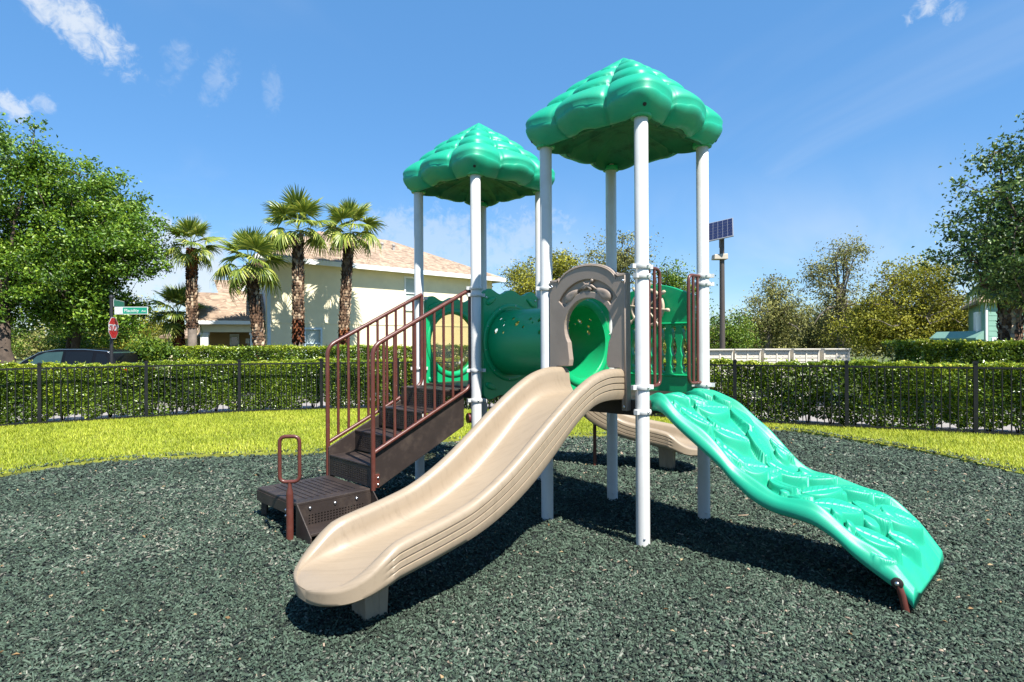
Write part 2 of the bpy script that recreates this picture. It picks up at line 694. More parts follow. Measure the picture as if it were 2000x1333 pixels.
def chips():
    parts = []
    for (y0, y1, dens, L, H) in ((1.6, 4.2, 6800, .0195, .0085), (4.2, 6.4, 3800, .0245, .0095), (6.4, 8.6, 1800, .032, .011), (8.6, 11.2, 900, .041, .013)):
        xw = .92 * y1 + 1.0
        n = int(dens * (y1 - y0) * 2 * xw)
        P = np.column_stack([RNG.uniform(-xw, xw, n), RNG.uniform(y0, y1, n)])
        P = P[(np.abs(P[:, 0]) < .92 * P[:, 1] + .9)]
        P = P[inside(MULCH, P)]
        n = len(P)
        z = gz(P[:, 0], P[:, 1]) + RNG.uniform(-.012, .010, n)
        parts.append((np.column_stack([P, z]), np.full(n, L), np.full(n, H)))
    # chips kicked out over the lawn edge
    B = np.array(MULCH)[RNG.integers(0, len(MULCH), 5000)] + RNG.normal(0, .13, (5000, 2))
    B = B[(B[:, 1] > 6) & ~inside(MULCH, B)]
    parts.append((np.column_stack([B, np.full(len(B), .045)]), np.full(len(B), .038), np.full(len(B), .012)))
    C = np.concatenate([p[0] for p in parts])
    L = np.concatenate([p[1] for p in parts])
    H = np.concatenate([p[2] for p in parts])
    n = len(C)
    yaw = RNG.uniform(0, 2 * math.pi, n)
    pit = RNG.normal(0, .38, n)
    rol = RNG.normal(0, .55, n)
    cy, sy, cp, sp = np.cos(yaw), np.sin(yaw), np.cos(pit), np.sin(pit)
    A = np.column_stack([cy * cp, sy * cp, sp])
    B0 = np.column_stack([-sy, cy, np.zeros(n)])
    N0 = np.cross(A, B0)
    B = B0 * np.cos(rol)[:, None] + N0 * np.sin(rol)[:, None]
    N = np.cross(A, B)
    l = (L * RNG.lognormal(0, .48, n) * .5)[:, None]
    w = (L * RNG.uniform(.14, .34, n))[:, None]
    h = (H * RNG.uniform(.5, 1.2, n))[:, None]
    t1 = RNG.uniform(.3, 1.0, n)[:, None]
    t2 = RNG.uniform(.2, .8, n)[:, None]
    bend = (RNG.normal(0, .22, n))[:, None] * l
    V = np.stack([C - A * l - B * w * t1, C - A * l * .9 + B * w * t2, C + A * l + B * w * t1 + N * bend, C + A * l * .85 - B * w + N * bend,
                  C - A * l * .6 + N * h, C + A * l * .55 + N * (h + bend)], 1)
    tint = np.clip(RNG.beta(2.0, 2.3, n), 0, .97)
    x_, y_ = C[:, 0], C[:, 1]
    big = np.sin(x_ * .9 + 1.3) * np.sin(y_ * .8) + .7 * np.sin(x_ * 2.3 + y_ * 1.1) * np.sin(y_ * 2.9 - x_) + .5 * np.sin(x_ * 6.1) * np.sin(y_ * 5.3 + x_ * 2)
    tint = np.clip(tint * (.95 + .13 * big), 0, .97)
    odd = RNG.uniform(0, 1, n) > .9960
    tint[odd] = 1.0
    me = np_mesh('rubber_mulch', V, [(0, 3, 5, 4), (1, 4, 5, 2), (0, 4, 1), (2, 5, 3)], tint, M_CHIP)
    tag(link('rubber_mulch', me), 'loose dark green shredded rubber mulch round the play structure', 'mulch', kind='stuff')


chips()


def fallen():
    n = 420
    P = np.column_stack([RNG.uniform(-7, 6.5, n), RNG.uniform(2.2, 10.8, n)])
    P = P[inside(MULCH, P)]
    C = np.column_stack([P, gz(P[:, 0], P[:, 1]) + .014])
    mt = tinted('dry_leaf', [(0, (.10, .055, .02)), (.5, (.26, .16, .07)), (1, (.42, .32, .18))], .7, .1, .3)
    tag(link('fallen_leaves', leaf_mesh('fallen_leaves', C, .034, mt, 1.6, .5)), 'dry brown leaves scattered over the rubber mulch', 'leaves', kind='stuff')


fallen()

# grass blades
M_BLADE = tinted('grass_blade', [(0, (.07, .12, .010)), (.35, (.235, .295, .02)), (.75, (.43, .465, .04)), (1, (.62, .54, .16))], .6, .25, .3)


def grass():
    n = 420000
    P = np.column_stack([RNG.uniform(-14, 13, n), RNG.uniform(5.5, 15.2, n)])
    ok = inside(outer, P) & ~inside(MULCH, P) & (np.abs(P[:, 0]) < .92 * P[:, 1] + 1.5)
    bare = np.sin(P[:, 0] * 2.1 + 1) * np.sin(P[:, 1] * 2.7) + .8 * np.sin(P[:, 0] * 5.3 - P[:, 1] * 3.1) + .5 * np.sin(P[:, 0] * 11 + P[:, 1] * 9)
    ok &= RNG.uniform(0, 1, n) < np.clip(1.15 - .45 * np.clip(bare - .7, 0, 2), .3, 1)
    P = P[ok]
    n = len(P)
    C = np.column_stack([P, np.full(n, .028)])
    yaw = RNG.uniform(0, 2 * math.pi, n)
    d = np.column_stack([np.cos(yaw), np.sin(yaw), np.zeros(n)])
    p = np.column_stack([-np.sin(yaw), np.cos(yaw), np.zeros(n)])
    w = RNG.uniform(.004, .009, n)[:, None]
    h = RNG.uniform(.025, .065, n)[:, None]
    lean = RNG.uniform(.2, 1.1, n)[:, None] * h
    tip = C + d * lean
    tip[:, 2] += h[:, 0]
    V = np.stack([C - p * w, C + p * w, tip], 1)
    patch = .5 - .35 * np.clip(np.sin(P[:, 0] * 1.9 + .5 * P[:, 1]) * np.sin(P[:, 1] * 2.3 - P[:, 0] * .7), 0, 1) + .25 * np.sin(P[:, 0] * 1.1) * np.sin(P[:, 1] * 1.5 + 1) + .2 * np.sin(P[:, 0] * 3.1 + P[:, 1] * 2.3)
    tint = np.clip(RNG.beta(2.2, 2.2, n) * .75 + patch * .28, 0, 1)
    tag(link('grass', np_mesh('grass', V, [(0, 1, 2)], tint, M_BLADE)), 'mown yellow green lawn grass between mulch and black fence', 'grass', kind='stuff')


grass()

# pavement and road outside the fence
for nm, a, b, z, mt in (('sidewalk', 1.15, 3.1, -.03, M_CONC), ('road', 4.3, 10.8, -.11, M_ASPH)):
    A, B = offset_line(FENCE, a), offset_line(FENCE, b)
    m = MB()
    v = [(x, y, z) for x, y in A] + [(x, y, z) for x, y in B]
    n = len(A)
    m.add(v, [(i, i + 1, n + i + 1, n + i) for i in range(n - 1)])
    tag(m.build(nm, mt, fix=False), kind='structure')
kb = MB()
K = offset_line(FENCE, 4.22)
K2 = offset_line(FENCE, 4.36)
for i in range(len(K) - 1):
    kb.hexa([(*K[i], -.13), (*K[i + 1], -.13), (*K2[i + 1], -.13), (*K2[i], -.13), (*K[i], .0), (*K[i + 1], .0), (*K2[i + 1], .0), (*K2[i], .0)])
tag(kb.build('kerb', M_CONC), kind='structure')

# hedge bed: bare soil strip along the fence
M_SOIL = material('bark_soil', (.055, .038, .026), .95, .4, 25, .8, 60)
A, B = offset_line(FENCE, .165), offset_line(FENCE, 1.14)
m = MB()
n = len(A)
m.add([(x, y, -.02) for x, y in A] + [(x, y, -.02) for x, y in B], [(i, i + 1, n + i + 1, n + i) for i in range(n - 1)])
tag(m.build('planting_bed', M_SOIL, fix=False), kind='structure')

# ------------------------------------------------------------------ fence
fence = empty('fence', (FENCE[7][0], FENCE[7][1], 0), 'black metal picket fence round the play area, in front of the long hedge', 'fence')
FT = 1.20
postm = MB().box((0, 0, .615), (.062, .062, 1.29)).box((0, 0, 1.272), (.078, .078, .024)).box((0, 0, 1.292), (.05, .05, .018)).mesh('fence_post', M_FENCE)
pickm = MB().box((0, 0, .60), (.017, .017, 1.20)).mesh('fence_picket', M_FENCE)
for i, p in enumerate(FENCE):
    q = FENCE[i + 1] if i < len(FENCE) - 1 else FENCE[i - 1]
    ang = math.atan2(q[1] - p[1], q[0] - p[0])
    link('post', postm, fence, (p[0], p[1], 0), (0, 0, ang))
    if i == len(FENCE) - 1:
        break
    d = Vector((q[0] - p[0], q[1] - p[1], 0))
    Ln = d.length
    for z in (FT - .015, .075):
        MB().box((0, 0, 0), (Ln - .058, .028, .032), Matrix.Translation((p[0] + d.x / 2, p[1] + d.y / 2, z)) @ Matrix.Rotation(ang, 4, 'Z')).build('rail', M_FENCE, fence)
    if 2 <= i <= 15:
        for k in range(15):
            t = (k + 1) / 16
            link('picket', pickm, fence, (p[0] + d.x * t, p[1] + d.y * t, -.012), (0, 0, ang))

# ------------------------------------------------------------------ hedges
HC = [(0, (.015, .034, .005)), (.3, (.07, .13, .012)), (.65, (.19, .28, .022)), (.9, (.40, .46, .035)), (1, (.52, .50, .07))]
M_HLEAF = tinted('hedge_leaf', HC, .30, .22, .6)
M_TWIG = material('hedge_twig', (.05, .035, .022), .9, .3, 20)


def hedge(line, d0, d1, z0, z1, n, leaf, label, seed, gaps=True, name='hedge'):
    rng = np.random.default_rng(seed)
    L = np.array(line, float)
    seg = np.linalg.norm(np.diff(L, axis=0), axis=1)
    cum = np.concatenate([[0], np.cumsum(seg)])
    s = rng.uniform(0, cum[-1], n)
    i = np.clip(np.searchsorted(cum, s) - 1, 0, len(seg) - 1)
    t = (s - cum[i]) / seg[i]
    T = np.diff(L, axis=0)[i] / seg[i][:, None]
    Pn = np.column_stack([-T[:, 1], T[:, 0]])
    base = L[i] + T * (t * seg[i])[:, None]
    # shell weighted: front face, top and inside
    k = rng.uniform(0, 1, n)
    q = rng.uniform(0, 1, n)
    z = z0 + (z1 - z0) * rng.uniform(0, 1, n) ** .92
    q = np.where(k < .56, np.abs(rng.normal(0, .07, n)), q)
    top = (k > .56) & (k < .80)
    z = np.where(top, z1 - np.abs(rng.normal(0, .035, n)), z)
    lump = .05 * np.sin(s * 3.1 + z * 4) + .04 * np.sin(s * 7.7 - z * 6) + .03 * np.sin(s * 1.3)
    q = q + lump / (d1 - d0)
    z = z + .024 * np.sin(s * 2.1) + (.018 * np.sin(s * 9.3) + .014 * np.sin(s * 23)) * (z > z1 - .12) + np.where(rng.uniform(0, 1, n) > .985, rng.uniform(0, .09, n), 0) * (z > z1 - .06)
    # rounded top edge
    edge = np.clip((z - (z1 - .10)) / .10, 0, 1)
    q = np.clip(q, .08 * edge ** 2, 1)
    dd = d0 + (d1 - d0) * q
    P = np.column_stack([base + Pn * dd[:, None], z])
    ends = np.minimum(s, cum[-1] - s)
    if gaps:
        hole = np.sin(s * 2.7 + 1.1) + .8 * np.sin(s * 6.1) + .5 * np.sin(s * 13.7)
        lowlim = z0 + .05 + .075 * np.clip(hole, -.6, 1.8)
        keep = z > lowlim
        thin = (np.sin(s * 5.3) * np.sin(z * 7 + s) > .72) & (rng.uniform(0, 1, n) < .5)
        keep &= ~thin
        P, s, z, q = P[keep], s[keep], z[keep], q[keep]
    m = len(P)
    near_top = np.clip((z - (z1 - .22)) / .22, 0, 1)  # leaf tint rises towards the top of the hedge
    tint = np.clip(rng.beta(2, 2.4, m) * .78 + .36 * near_top + .08 * np.sin(s * 1.7) + .06 * np.sin(s * 4.3 + z * 3), 0, 1)
    c = L.mean(0)
    root = empty(name, (c[0], c[1], 0), label, 'hedge')
    link('foliage', leaf_mesh('hedge_foliage', P, leaf, M_HLEAF, .35, .62, tint, rng), root)
    tw = MB()
    for a in np.arange(.2, cum[-1], .42):
        j = int(np.clip(np.searchsorted(cum, a) - 1, 0, len(seg) - 1))
        T1 = np.diff(L, axis=0)[j] / seg[j]
        N1 = np.array([-T1[1], T1[0]])
        b = L[j] + T1 * (a - cum[j]) + N1 * (d0 + (d1 - d0) * rng.uniform(.35, .65))
        for w in range(4):
            e = b + T1 * rng.normal(0, .14) + N1 * rng.normal(0, .12)
            mid = (b + e) / 2 + rng.normal(0, .02, 2)
            tw.tube([(*b, -.1), (*mid, z0 + .3), (*e, z1 * .8)], [.014, .010, .004], 5, cap=False)
    tw.build('stem', M_TWIG, root, fix=False)
    return root


hedge(FENCE[2:17], .22, .92, .03, 1.24, 210000, .064, 'long clipped green hedge directly behind the black picket fence', 3)
# ------------------------------------------------------------------ play structure
CR, CL, HD = Vector((1.067, 5.59, 0)), Vector((-.393, 7.22, 0)), .74
PA, PB, PC, PD = (CR + Vector(v) * HD for v in ((0, -1, 0), (-1, 0, 0), (1, 0, 0), (0, 1, 0)))
PE, PF, PG, PH = (CL + Vector(v) * HD for v in ((0, -1, 0), (-1, 0, 0), (1, 0, 0), (0, 1, 0)))
DECK = 1.17
play = empty('play_structure', (.34, 6.4, 0), 'green, tan and brown playground tower set with two pointed roofs and slides', 'play structure')

PR = .057
postmesh = MB().lathe([(PR, -.25), (PR, 3.59), (PR - .004, 3.595)], 28).mesh('tower_post', M_POST, True, ang=40)
cl = MB()
cl.lathe([(PR + .002, -.020), (PR + .013, -.018), (PR + .017, -.006), (PR + .017, .006), (PR + .013, .018), (PR + .002, .020)], 24)
for s in (-1, 1):
    cl.box((s * (PR + .024), 0, 0), (.044, .034, .036))
clampm = cl.mesh('clamp', M_CLAMP, True, ang=35)
boltm = MB().lathe([(.012, 0), (.012, .004), (.009, .009), (.003, .011)], 10).mesh('bolt', M_BOLT, True, ang=50)


def bolt(parent, p, n, s=1.0, m=None):
    q = Vector(n).normalized().to_track_quat('Z', 'Y').to_euler()
    return link('bolt', m or boltm, parent, p, q, (s, s, s))


CLZ = {'A': (2.275, 2.195, 1.285, 1.085), 'B': (2.165, 1.29, 1.085), 'C': (2.275, 2.20, 1.25, 1.085), 'D': (2.23, 1.3, 1.085),
       'E': (2.255, 2.18, 1.355, 1.03), 'F': (2.205, 1.35, 1.03), 'G': (2.2, 1.3, 1.06), 'H': (2.22, 1.3, 1.06)}
for nm, P, cen in (('A', PA, CR), ('B', PB, CR), ('C', PC, CR), ('D', PD, CR), ('E', PE, CL), ('F', PF, CL), ('G', PG, CL), ('H', PH, CL)):
    p = link('post', postmesh, play, (P.x, P.y, 0))
    a = {'A': .45, 'B': .2, 'C': -.35, 'D': .8, 'E': .1, 'F': -.2, 'G': 0, 'H': .5}[nm]
    for k, z in enumerate(CLZ[nm]):
        link('clamp', clampm, p, (P.x, P.y, z), (0, 0, a + (.35 if k % 2 else 0)))
        d = Vector((math.sin(a + .6) * .6, -1, 0)).normalized()
        bolt(p, (P.x + d.x * (PR + .016), P.y + d.y * (PR + .016), z), d, .8)
    bolt(p, (P.x, P.y - PR, .055), (0, -1, 0), .8)

# decks
M_DECKTOP = M_STEP
for c in (CR, CL):
    d = MB()
    h = HD - .05
    pts = [(c.x, c.y - h), (c.x + h, c.y), (c.x, c.y + h), (c.x - h, c.y)]
    d.hexa([(x, y, DECK - .035) for x, y in pts] + [(x, y, DECK) for x, y in pts])
    dk = d.build('deck', M_DECKTOP, play, bev=.008)
    for i in range(4):
        a, b = Vector((*pts[i], 0)), Vector((*pts[(i + 1) % 4], 0))
        n = Vector((b.y - a.y, a.x - b.x, 0)).normalized()
        t = (b - a).normalized()
        a2, b2 = a + t * .06, b - t * .06
        f = MB()
        f.hexa([(*(a2 + n * .004).xy, DECK - .13), (*(b2 + n * .004).xy, DECK - .13), (*(b2 - n * .03).xy, DECK - .13), (*(a2 - n * .03).xy, DECK - .13),
                (*(a2 + n * .004).xy, DECK - .004), (*(b2 + n * .004).xy, DECK - .004), (*(b2 - n * .03).xy, DECK - .037), (*(a2 - n * .03).xy, DECK - .037)])
        f.build('edge_beam', M_STEP, dk, bev=.004)


# pointed roofs made of puffed leaf shingles
def roof_top(c):
    NT, NS = 192, 84
    secs = []
    TB = [0, .19, .38, .57, .77, 1.0]

    def pt(th, s):
        cs, sn = math.sqrt(math.cos(th) ** 2 + .006), math.sqrt(math.sin(th) ** 2 + .006)
        p = 1.10
        R = .972 / (cs ** p + sn ** p) ** (1 / p)
        b = abs(math.cos(4 * th))
        bb = b ** .42
        if s <= 1:
            fan = min(1, s * 3)
            sw = s + (.045 * (1 - b ** 1.2) - .01) * fan * min(1, (1.02 - s) * 8)
            sw = min(max(sw, 0), 1.0)
            k = 0
            while k < 4 and sw > TB[k + 1]:
                k += 1
            q = (sw - TB[k]) / (TB[k + 1] - TB[k])
            q = min(max(q, 0), 1)
            puff = (1 - abs(2 * q ** 1.15 - 1) ** 3.0) ** .5
            h = (.022 + .042 * s) * puff * min(1, s * 2.2 + .02)
            lobe = (.088 * fan * (.35 + .65 * s)) * (bb - .5)
            r = R * (s ** .97) * .955
            z = 4.345 - .70 * (.90 * s + .10 * s ** 2.4)
            sl = math.atan2(.66, R)
            r += (h + lobe) * math.sin(sl) * 1.3
            z += (h + lobe * .6) * math.cos(sl)
            return r, z
        q = s - 1                      # 0..1 the bottom lip rolling under
        r0, z0 = pt(th, 1.0)
        a = q * math.pi
        hgt = .042 + .036 * bb + .01 * abs(math.cos(2 * th))
        r = r0 - .078 * (1 - math.cos(a)) + .022 * math.sin(a) * (.4 + bb)
        z = z0 - hgt * (1 - math.cos(a)) - .035 * math.sin(a)
        return r, z
    ss = [i / 60 for i in range(61)] + [1 + (i + 1) / 20 for i in range(20)]
    grid = []
    for s in ss:
        row = []
        for k in range(NT):
            th = 2 * math.pi * k / NT
            r, z = pt(th, max(s, .004))
            row.append((r * math.cos(th), r * math.sin(th), z))
        grid.append(row)
    m = MB()
    m.loft(grid, cap=False)
    m.f.append(tuple(range(NT - 1, -1, -1)))
    lip = grid[-1]
    return m, lip


rm, lip = roof_top(CR)
roofmesh = rm.mesh('roof', M_GREEN, True, fix=True)
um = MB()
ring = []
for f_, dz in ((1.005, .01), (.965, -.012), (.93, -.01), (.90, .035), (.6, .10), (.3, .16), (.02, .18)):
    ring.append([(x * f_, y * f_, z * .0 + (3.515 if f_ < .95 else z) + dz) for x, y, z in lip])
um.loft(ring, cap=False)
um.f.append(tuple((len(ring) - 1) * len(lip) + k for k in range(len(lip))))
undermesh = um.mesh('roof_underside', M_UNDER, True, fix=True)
hv_ = max((math.hypot(x, y), z) for x, y, z in rm.v if abs(y) < 1e-6 and x > 0 and 3.515 < z < 3.56)
HOLER, HOLEZ = hv_[0] - .001, hv_[1]
holem = MB().lathe([(.016, -.004), (.016, .003), (.012, .0035)], 12).mesh('drain_hole', M_DARK)
sockm = MB().lathe([(.060, -.012), (.084, -.010), (.088, .0), (.088, .03)], 24).mesh('post_socket', M_PANEL, True, ang=40)
for c, rz in ((CR, .0), (CL, math.pi / 2)):
    r = link('roof', roofmesh, play, (c.x, c.y, 0), (0, 0, rz))
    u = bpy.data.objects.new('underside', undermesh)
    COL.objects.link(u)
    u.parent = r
    for k in range(4):
        for rr in (.955,):
            hl = bpy.data.objects.new('drain_hole', holem)
            COL.objects.link(hl)
            hl.parent = r
            a_ = k * math.pi / 2
            hl.location = (HOLER * math.cos(a_), HOLER * math.sin(a_), HOLEZ)
            hl.rotation_euler = (0, math.radians(118), a_)
        so = bpy.data.objects.new('post_socket', sockm)
        COL.objects.link(so)
        so.parent = r
        so.location = (HD * math.cos(k * math.pi / 2), HD * math.sin(k * math.pi / 2), 3.50)


# ---------------- panels
def frame(P, Q, off=0.0):
    """u runs from post P towards Q, w is height, t is depth towards the outside"""
    d = (Q - P).normalized()
    n = Vector((d.y, -d.x, 0))

    def fn(u, w, t):
        p = P + d * u + n * (t + off)
        return (p.x, p.y, w)
    return fn, d, n


W = (PA - PB).length


def leafpts(cx, cy, L, wd, ang, n=18):
    out = []
    for i in range(n):
        a = 2 * math.pi * i / n
        x, y = math.cos(a), math.sin(a) * (1 - .35 * math.cos(a))
        out.append((cx + L * x * math.cos(ang) - wd * y * math.sin(ang), cy + L * x * math.sin(ang) + wd * y * math.cos(ang)))
    return out


def leaf_relief(parent, fn, cx, cy, L, wd, ang, t0, h, mat, name='leaf_relief', sgn=1):
    m = MB()
    rings = []
    for s, q in ((1, 0), (.96, .45), (.8, .8), (.5, 1), (.05, .85)):
        rings.append([fn(cx + (x - cx) * s, cy + (y - cy) * s, t0 + sgn * h * q) for x, y in leafpts(cx, cy, L, wd, ang)])
    m.loft(rings)
    return m.build(name, mat, parent, smooth=True)


# arch panel over the front slide (posts B and A)
fnA, dA, nA = frame(PB, PA, .0)
sgn = 1 if nA.y < 0 else -1
archo = [(.067, 1.08), (.067, 2.235), (.15, 2.235), (.175, 2.25)] + [(.492 + .335 * math.cos(a), 2.165 + .185 * math.sin(a)) for a in [math.pi * (1 - (i + .9) / 15.8) for i in range(15)]] + \
        [(.81, 2.25), (.835, 2.235), (.917, 2.235), (.917, 1.08), (.862, 1.08), (.862, 1.40), (.845, 1.435), (.72, 1.44), (.708, 1.50), (.722, 1.60)]
archo += [(.508 + .262 * math.cos(a), 1.79 + .255 * math.sin(a)) for a in [-.55 + (math.pi + 1.1) * i / 26 for i in range(27)]]
archo += [(.29, 1.60), (.305, 1.50), (.295, 1.44), (.15, 1.435), (.135, 1.40), (.135, 1.08)]
band = [(.50 + .375 * math.cos(a), 1.84 + .37 * math.sin(a)) for a in [.55 + (math.pi - 1.1) * i / 16 for i in range(17)]]
band += [(.50 + .312 * math.cos(a), 1.80 + .305 * math.sin(a)) for a in [math.pi - .62 - (math.pi - 1.24) * i / 16 for i in range(17)]]
arch = plate(archo, [band], -.03 * sgn, .03 * sgn, fnA).build('arch_panel', M_TAUPE, play, bev=.009, seg=3)
bk = plate([(.50 + (x - .50) * 1.02, 2.0 + (y - 2.0) * 1.03) for x, y in band], [], -.02 * sgn, .008 * sgn, fnA).build('relief_recess', M_TAUPE, arch)
leaf_relief(arch, fnA, .325, 2.075, .095, .045, .55, .008 * sgn, .03 * sgn, M_TAUPE)
leaf_relief(arch, fnA, .675, 2.075, .095, .048, math.pi - .55, .008 * sgn, .03 * sgn, M_TAUPE)
tw = MB()
for pth in ([(.40, 2.12), (.47, 2.15), (.50, 2.165), (.545, 2.155), (.60, 2.12)], [(.46, 2.185), (.50, 2.155), (.535, 2.13), (.55, 2.115)], [(.545, 2.19), (.515, 2.16), (.485, 2.14), (.455, 2.13)]):
    tw.tube([fnA(u, w, .022 * sgn) for u, w in pth], [.008, .014, .016, .014, .007][:len(pth)], 8)
tw.tube([fnA(.545, 2.19, .022 * sgn), fnA(.56, 2.197, .024 * sgn), fnA(.572, 2.197, .024 * sgn)], [.014, .018, .010], 8)
tw.build('twig_relief', M_TAUPE, arch, smooth=True)
for u, w in ((.10, 2.17), (.885, 2.17), (.888, 1.115)):
    bolt(arch, fnA(u, w, .031 * sgn), nA * sgn, 1.15, None)
# raised bead round the arch outline
bd = MB()
bd.tube([fnA(u, w, .029 * sgn) for u, w in [(.085, 2.215)] + [(.155 + 0, 2.215), (.18, 2.232)] + [(.492 + .32 * math.cos(a), 2.16 + .172 * math.sin(a)) for a in [math.pi * (1 - (i + 1) / 16) for i in range(15)]] + [(.805, 2.232), (.83, 2.215), (.90, 2.215), (.90, 1.10)]], .0075, 8)
bd.build('edge_bead', M_TAUPE, arch, smooth=True)


def wavy_outline(u0, u1, z0, z1, amp=.028, n=40):
    top = []
    for i in range(n + 1):
        q = i / n
        e = min(q, 1 - q)
        top.append((u0 + (u1 - u0) * q, z1 + amp * math.sin(q * math.pi * 5) * min(1, e * 9) - (.05 * (1 - min(1, e / .07)) ** 2)))
    bot = []
    for i in range(n + 1):
        q = 1 - i / n
        e = min(q, 1 - q)
        bot.append((u0 + (u1 - u0) * q, z0 - amp * .7 * math.sin(q * math.pi * 5) * min(1, e * 9) + (.04 * (1 - min(1, e / .07)) ** 2)))
    return top + bot


TR, TZ = .375, 1.66


def ring_mesh(fn, u, z, prof, n=56):
    m = MB()
    secs = []
    for k in range(n + 1):
        a = 2 * math.pi * k / n
        secs.append([fn(u + r * math.cos(a), z + r * math.sin(a), t) for r, t in prof])
    m.loft(secs, cap=False)
    return m


def hole_panel(P, Q, name, mat, tube_side, leaf_sides):
    fn, d, n = frame(P, Q)
    pan = plate(wavy_outline(.085, W - .085, 1.045, 2.235), [circ(W / 2, TZ, TR - .012, 56)], -.03, .03, fn).build(name, mat, play, bev=.012, seg=3)
    for s in leaf_sides:
        ring_mesh(fn, W / 2, TZ, [(TR + .075, s * .028), (TR + .07, s * .042), (TR + .03, s * .046), (TR + .012, s * .036), (TR - .006, s * .036), (TR - .010, s * .02)]).build('rim_ring', mat, pan, smooth=True, fix=False)
        for (u, w, a) in ((.20, 2.13, .5), (W - .20, 2.13, math.pi - .5), (.19, 1.17, -.4), (W - .19, 1.17, math.pi + .4)):
            leaf_relief(pan, fn, u, w, .09, .035, a, s * .028, s * .022, mat)
        for k in range(10):
            a = 2 * math.pi * (k + .3) / 10
            bolt(pan, fn(W / 2 + (TR + .05) * math.cos(a), TZ + (TR + .05) * math.sin(a), s * .044), n * s, .55)
        for u in (.125, W - .125):
            bolt(pan, fn(u, 2.16, s * .031), n * s, 1.1)
    return pan, fn, n


# tube between the towers: outside of B-D and of G-E
panL, fnL, nL = hole_panel(PE, PG, 'tube_panel', M_PANEL, 1, (-1, 1))
panR, fnR, nR = hole_panel(PB, PD, 'tube_panel', M_PANEL, 1, (-1, 1))
a0 = Vector(fnL(W / 2, TZ, 0))
b0 = Vector(fnR(W / 2, TZ, 0))


def tunnel():
    ax = (b0 - a0)
    L = ax.length
    d = ax.normalized()
    s = Vector((0, 0, 1)).cross(d).normalized()
    up = Vector((0, 0, 1))
    secs = []
    n = 72
    nn = 30
    prof = []
    for i in range(nn + 1):
        q = i / nn
        r = TR - .004
        prof.append((q * L, r))
    secs = [[a0 + d * x + (s * math.cos(2 * math.pi * k / n) + up * math.sin(2 * math.pi * k / n)) * r for k in range(n)] for x, r in prof]
    m = MB()
    m.loft(secs, cap=False)
    # inner skin
    inn = [[a0 + d * x + (s * math.cos(2 * math.pi * k / n) + up * math.sin(2 * math.pi * k / n)) * (r - .012) for k in range(n)] for x, r in prof]
    k0 = len(m.v)
    m.loft(inn, cap=False)
    rows = len(prof)
    for k in range(n):
        l = (k + 1) % n
        m.f.append((k, l, k0 + l, k0 + k))
        e = (rows - 1) * n
        m.f.append((e + k, e + l, k0 + e + l, k0 + e + k))
    me = m.mesh('crawl_tube', M_PANEL, True, fix=True, ang=40)
    o = link('crawl_tube', me, play)
    # cut the animal-spot holes on both flanks
    cut = MB()
    spots = [(.16, 20, .034), (.25, 31, .017), (.28, 17, .016), (.22, 40, .013), (.34, 44, .020), (.44, 33, .033), (.55, 26, .017), (.60, 41, .022), (.66, 33, .013),
             (.74, 38, .03), (.82, 27, .02), (.88, 40, .017), (.80, 16, .026), (.14, 46, .022)]
    for side in (0, 1):
        for q, deg, r in spots:
            a = math.radians(deg if side == 0 else 180 - deg)
            nrm = s * math.cos(a) + up * math.sin(a)
            c = a0 + d * (q * L) + nrm * (TR - .01)
            rot = nrm.to_track_quat('Z', 'Y').to_matrix().to_4x4()
            cut.lathe([(r, -.05), (r, .05)], 18, Matrix.Translation(c) @ rot)
    cme = cut.mesh('cut', None)
    co = bpy.data.objects.new('cut', cme)
    COL.objects.link(co)
    co.location = (0, 0, 0)
    md = o.modifiers.new('b', 'BOOLEAN')
    md.operation = 'DIFFERENCE'
    md.object = co
    md.solver = 'EXACT'
    dg = bpy.context.evaluated_depsgraph_get()
    ev = o.evaluated_get(dg)
    new = bpy.data.meshes.new_from_object(ev)
    o.modifiers.clear()
    o.data = new
    new.polygons.foreach_set('use_smooth', [True] * len(new.polygons))
    new.set_sharp_from_angle(angle=math.radians(40))
    bpy.data.objects.remove(co)
    for x in (.035, L - .035):
        fl = MB()
        fl.loft([[a0 + d * (x + dx) + (s * math.cos(2 * math.pi * k / n) + up * math.sin(2 * math.pi * k / n)) * (TR + dr) for k in range(n)] for dx, dr in
                 ((-.012, -.002), (-.012, .022), (.0, .026), (.012, .022), (.012, -.002))], cap=False)
        fl.build('tube_flange', M_PANEL, o, smooth=True, ang=40)
    return o


tunnel()

# bubble window panel at the back left (posts F and H)
fnB, dB, nB = frame(PH, PF)
bub = plate(wavy_outline(.085, W - .085, 1.09, 2.215), [circ(W / 2, TZ, .372, 56)], -.03, .03, fnB).build('bubble_panel', M_PANEL, play, bev=.012, seg=3)
ring_mesh(fnB, W / 2, TZ, [(.44, -.028), (.435, -.042), (.40, -.046), (.372, -.036), (.366, -.01)]).build('rim_ring', M_PANEL, bub, smooth=True, fix=False)
for (u, w, a) in ((.20, 2.12, .5), (W - .20, 2.12, math.pi - .5), (.19, 1.19, -.4), (W - .19, 1.19, math.pi + .4)):
    leaf_relief(bub, fnB, u, w, .09, .035, a, -.028, -.022, M_PANEL)
M_BUBBLE = bpy.data.materials.new('tinted_bubble')
M_BUBBLE.use_nodes = True
nt = M_BUBBLE.node_tree
tr = nt.nodes.new('ShaderNodeBsdfTransparent')
tr.inputs[0].default_value = (.95, .84, .55, 1)
gl = nt.nodes.new('ShaderNodeBsdfTranslucent')
gl.inputs[0].default_value = (.62, .50, .26, 1)
gs = nt.nodes.new('ShaderNodeBsdfGlossy')
gs.inputs['Roughness'].default_value = .15
mx = nt.nodes.new('ShaderNodeMixShader')
mx.inputs[0].default_value = .38
nt.links.new(tr.outputs[0], mx.inputs[1])
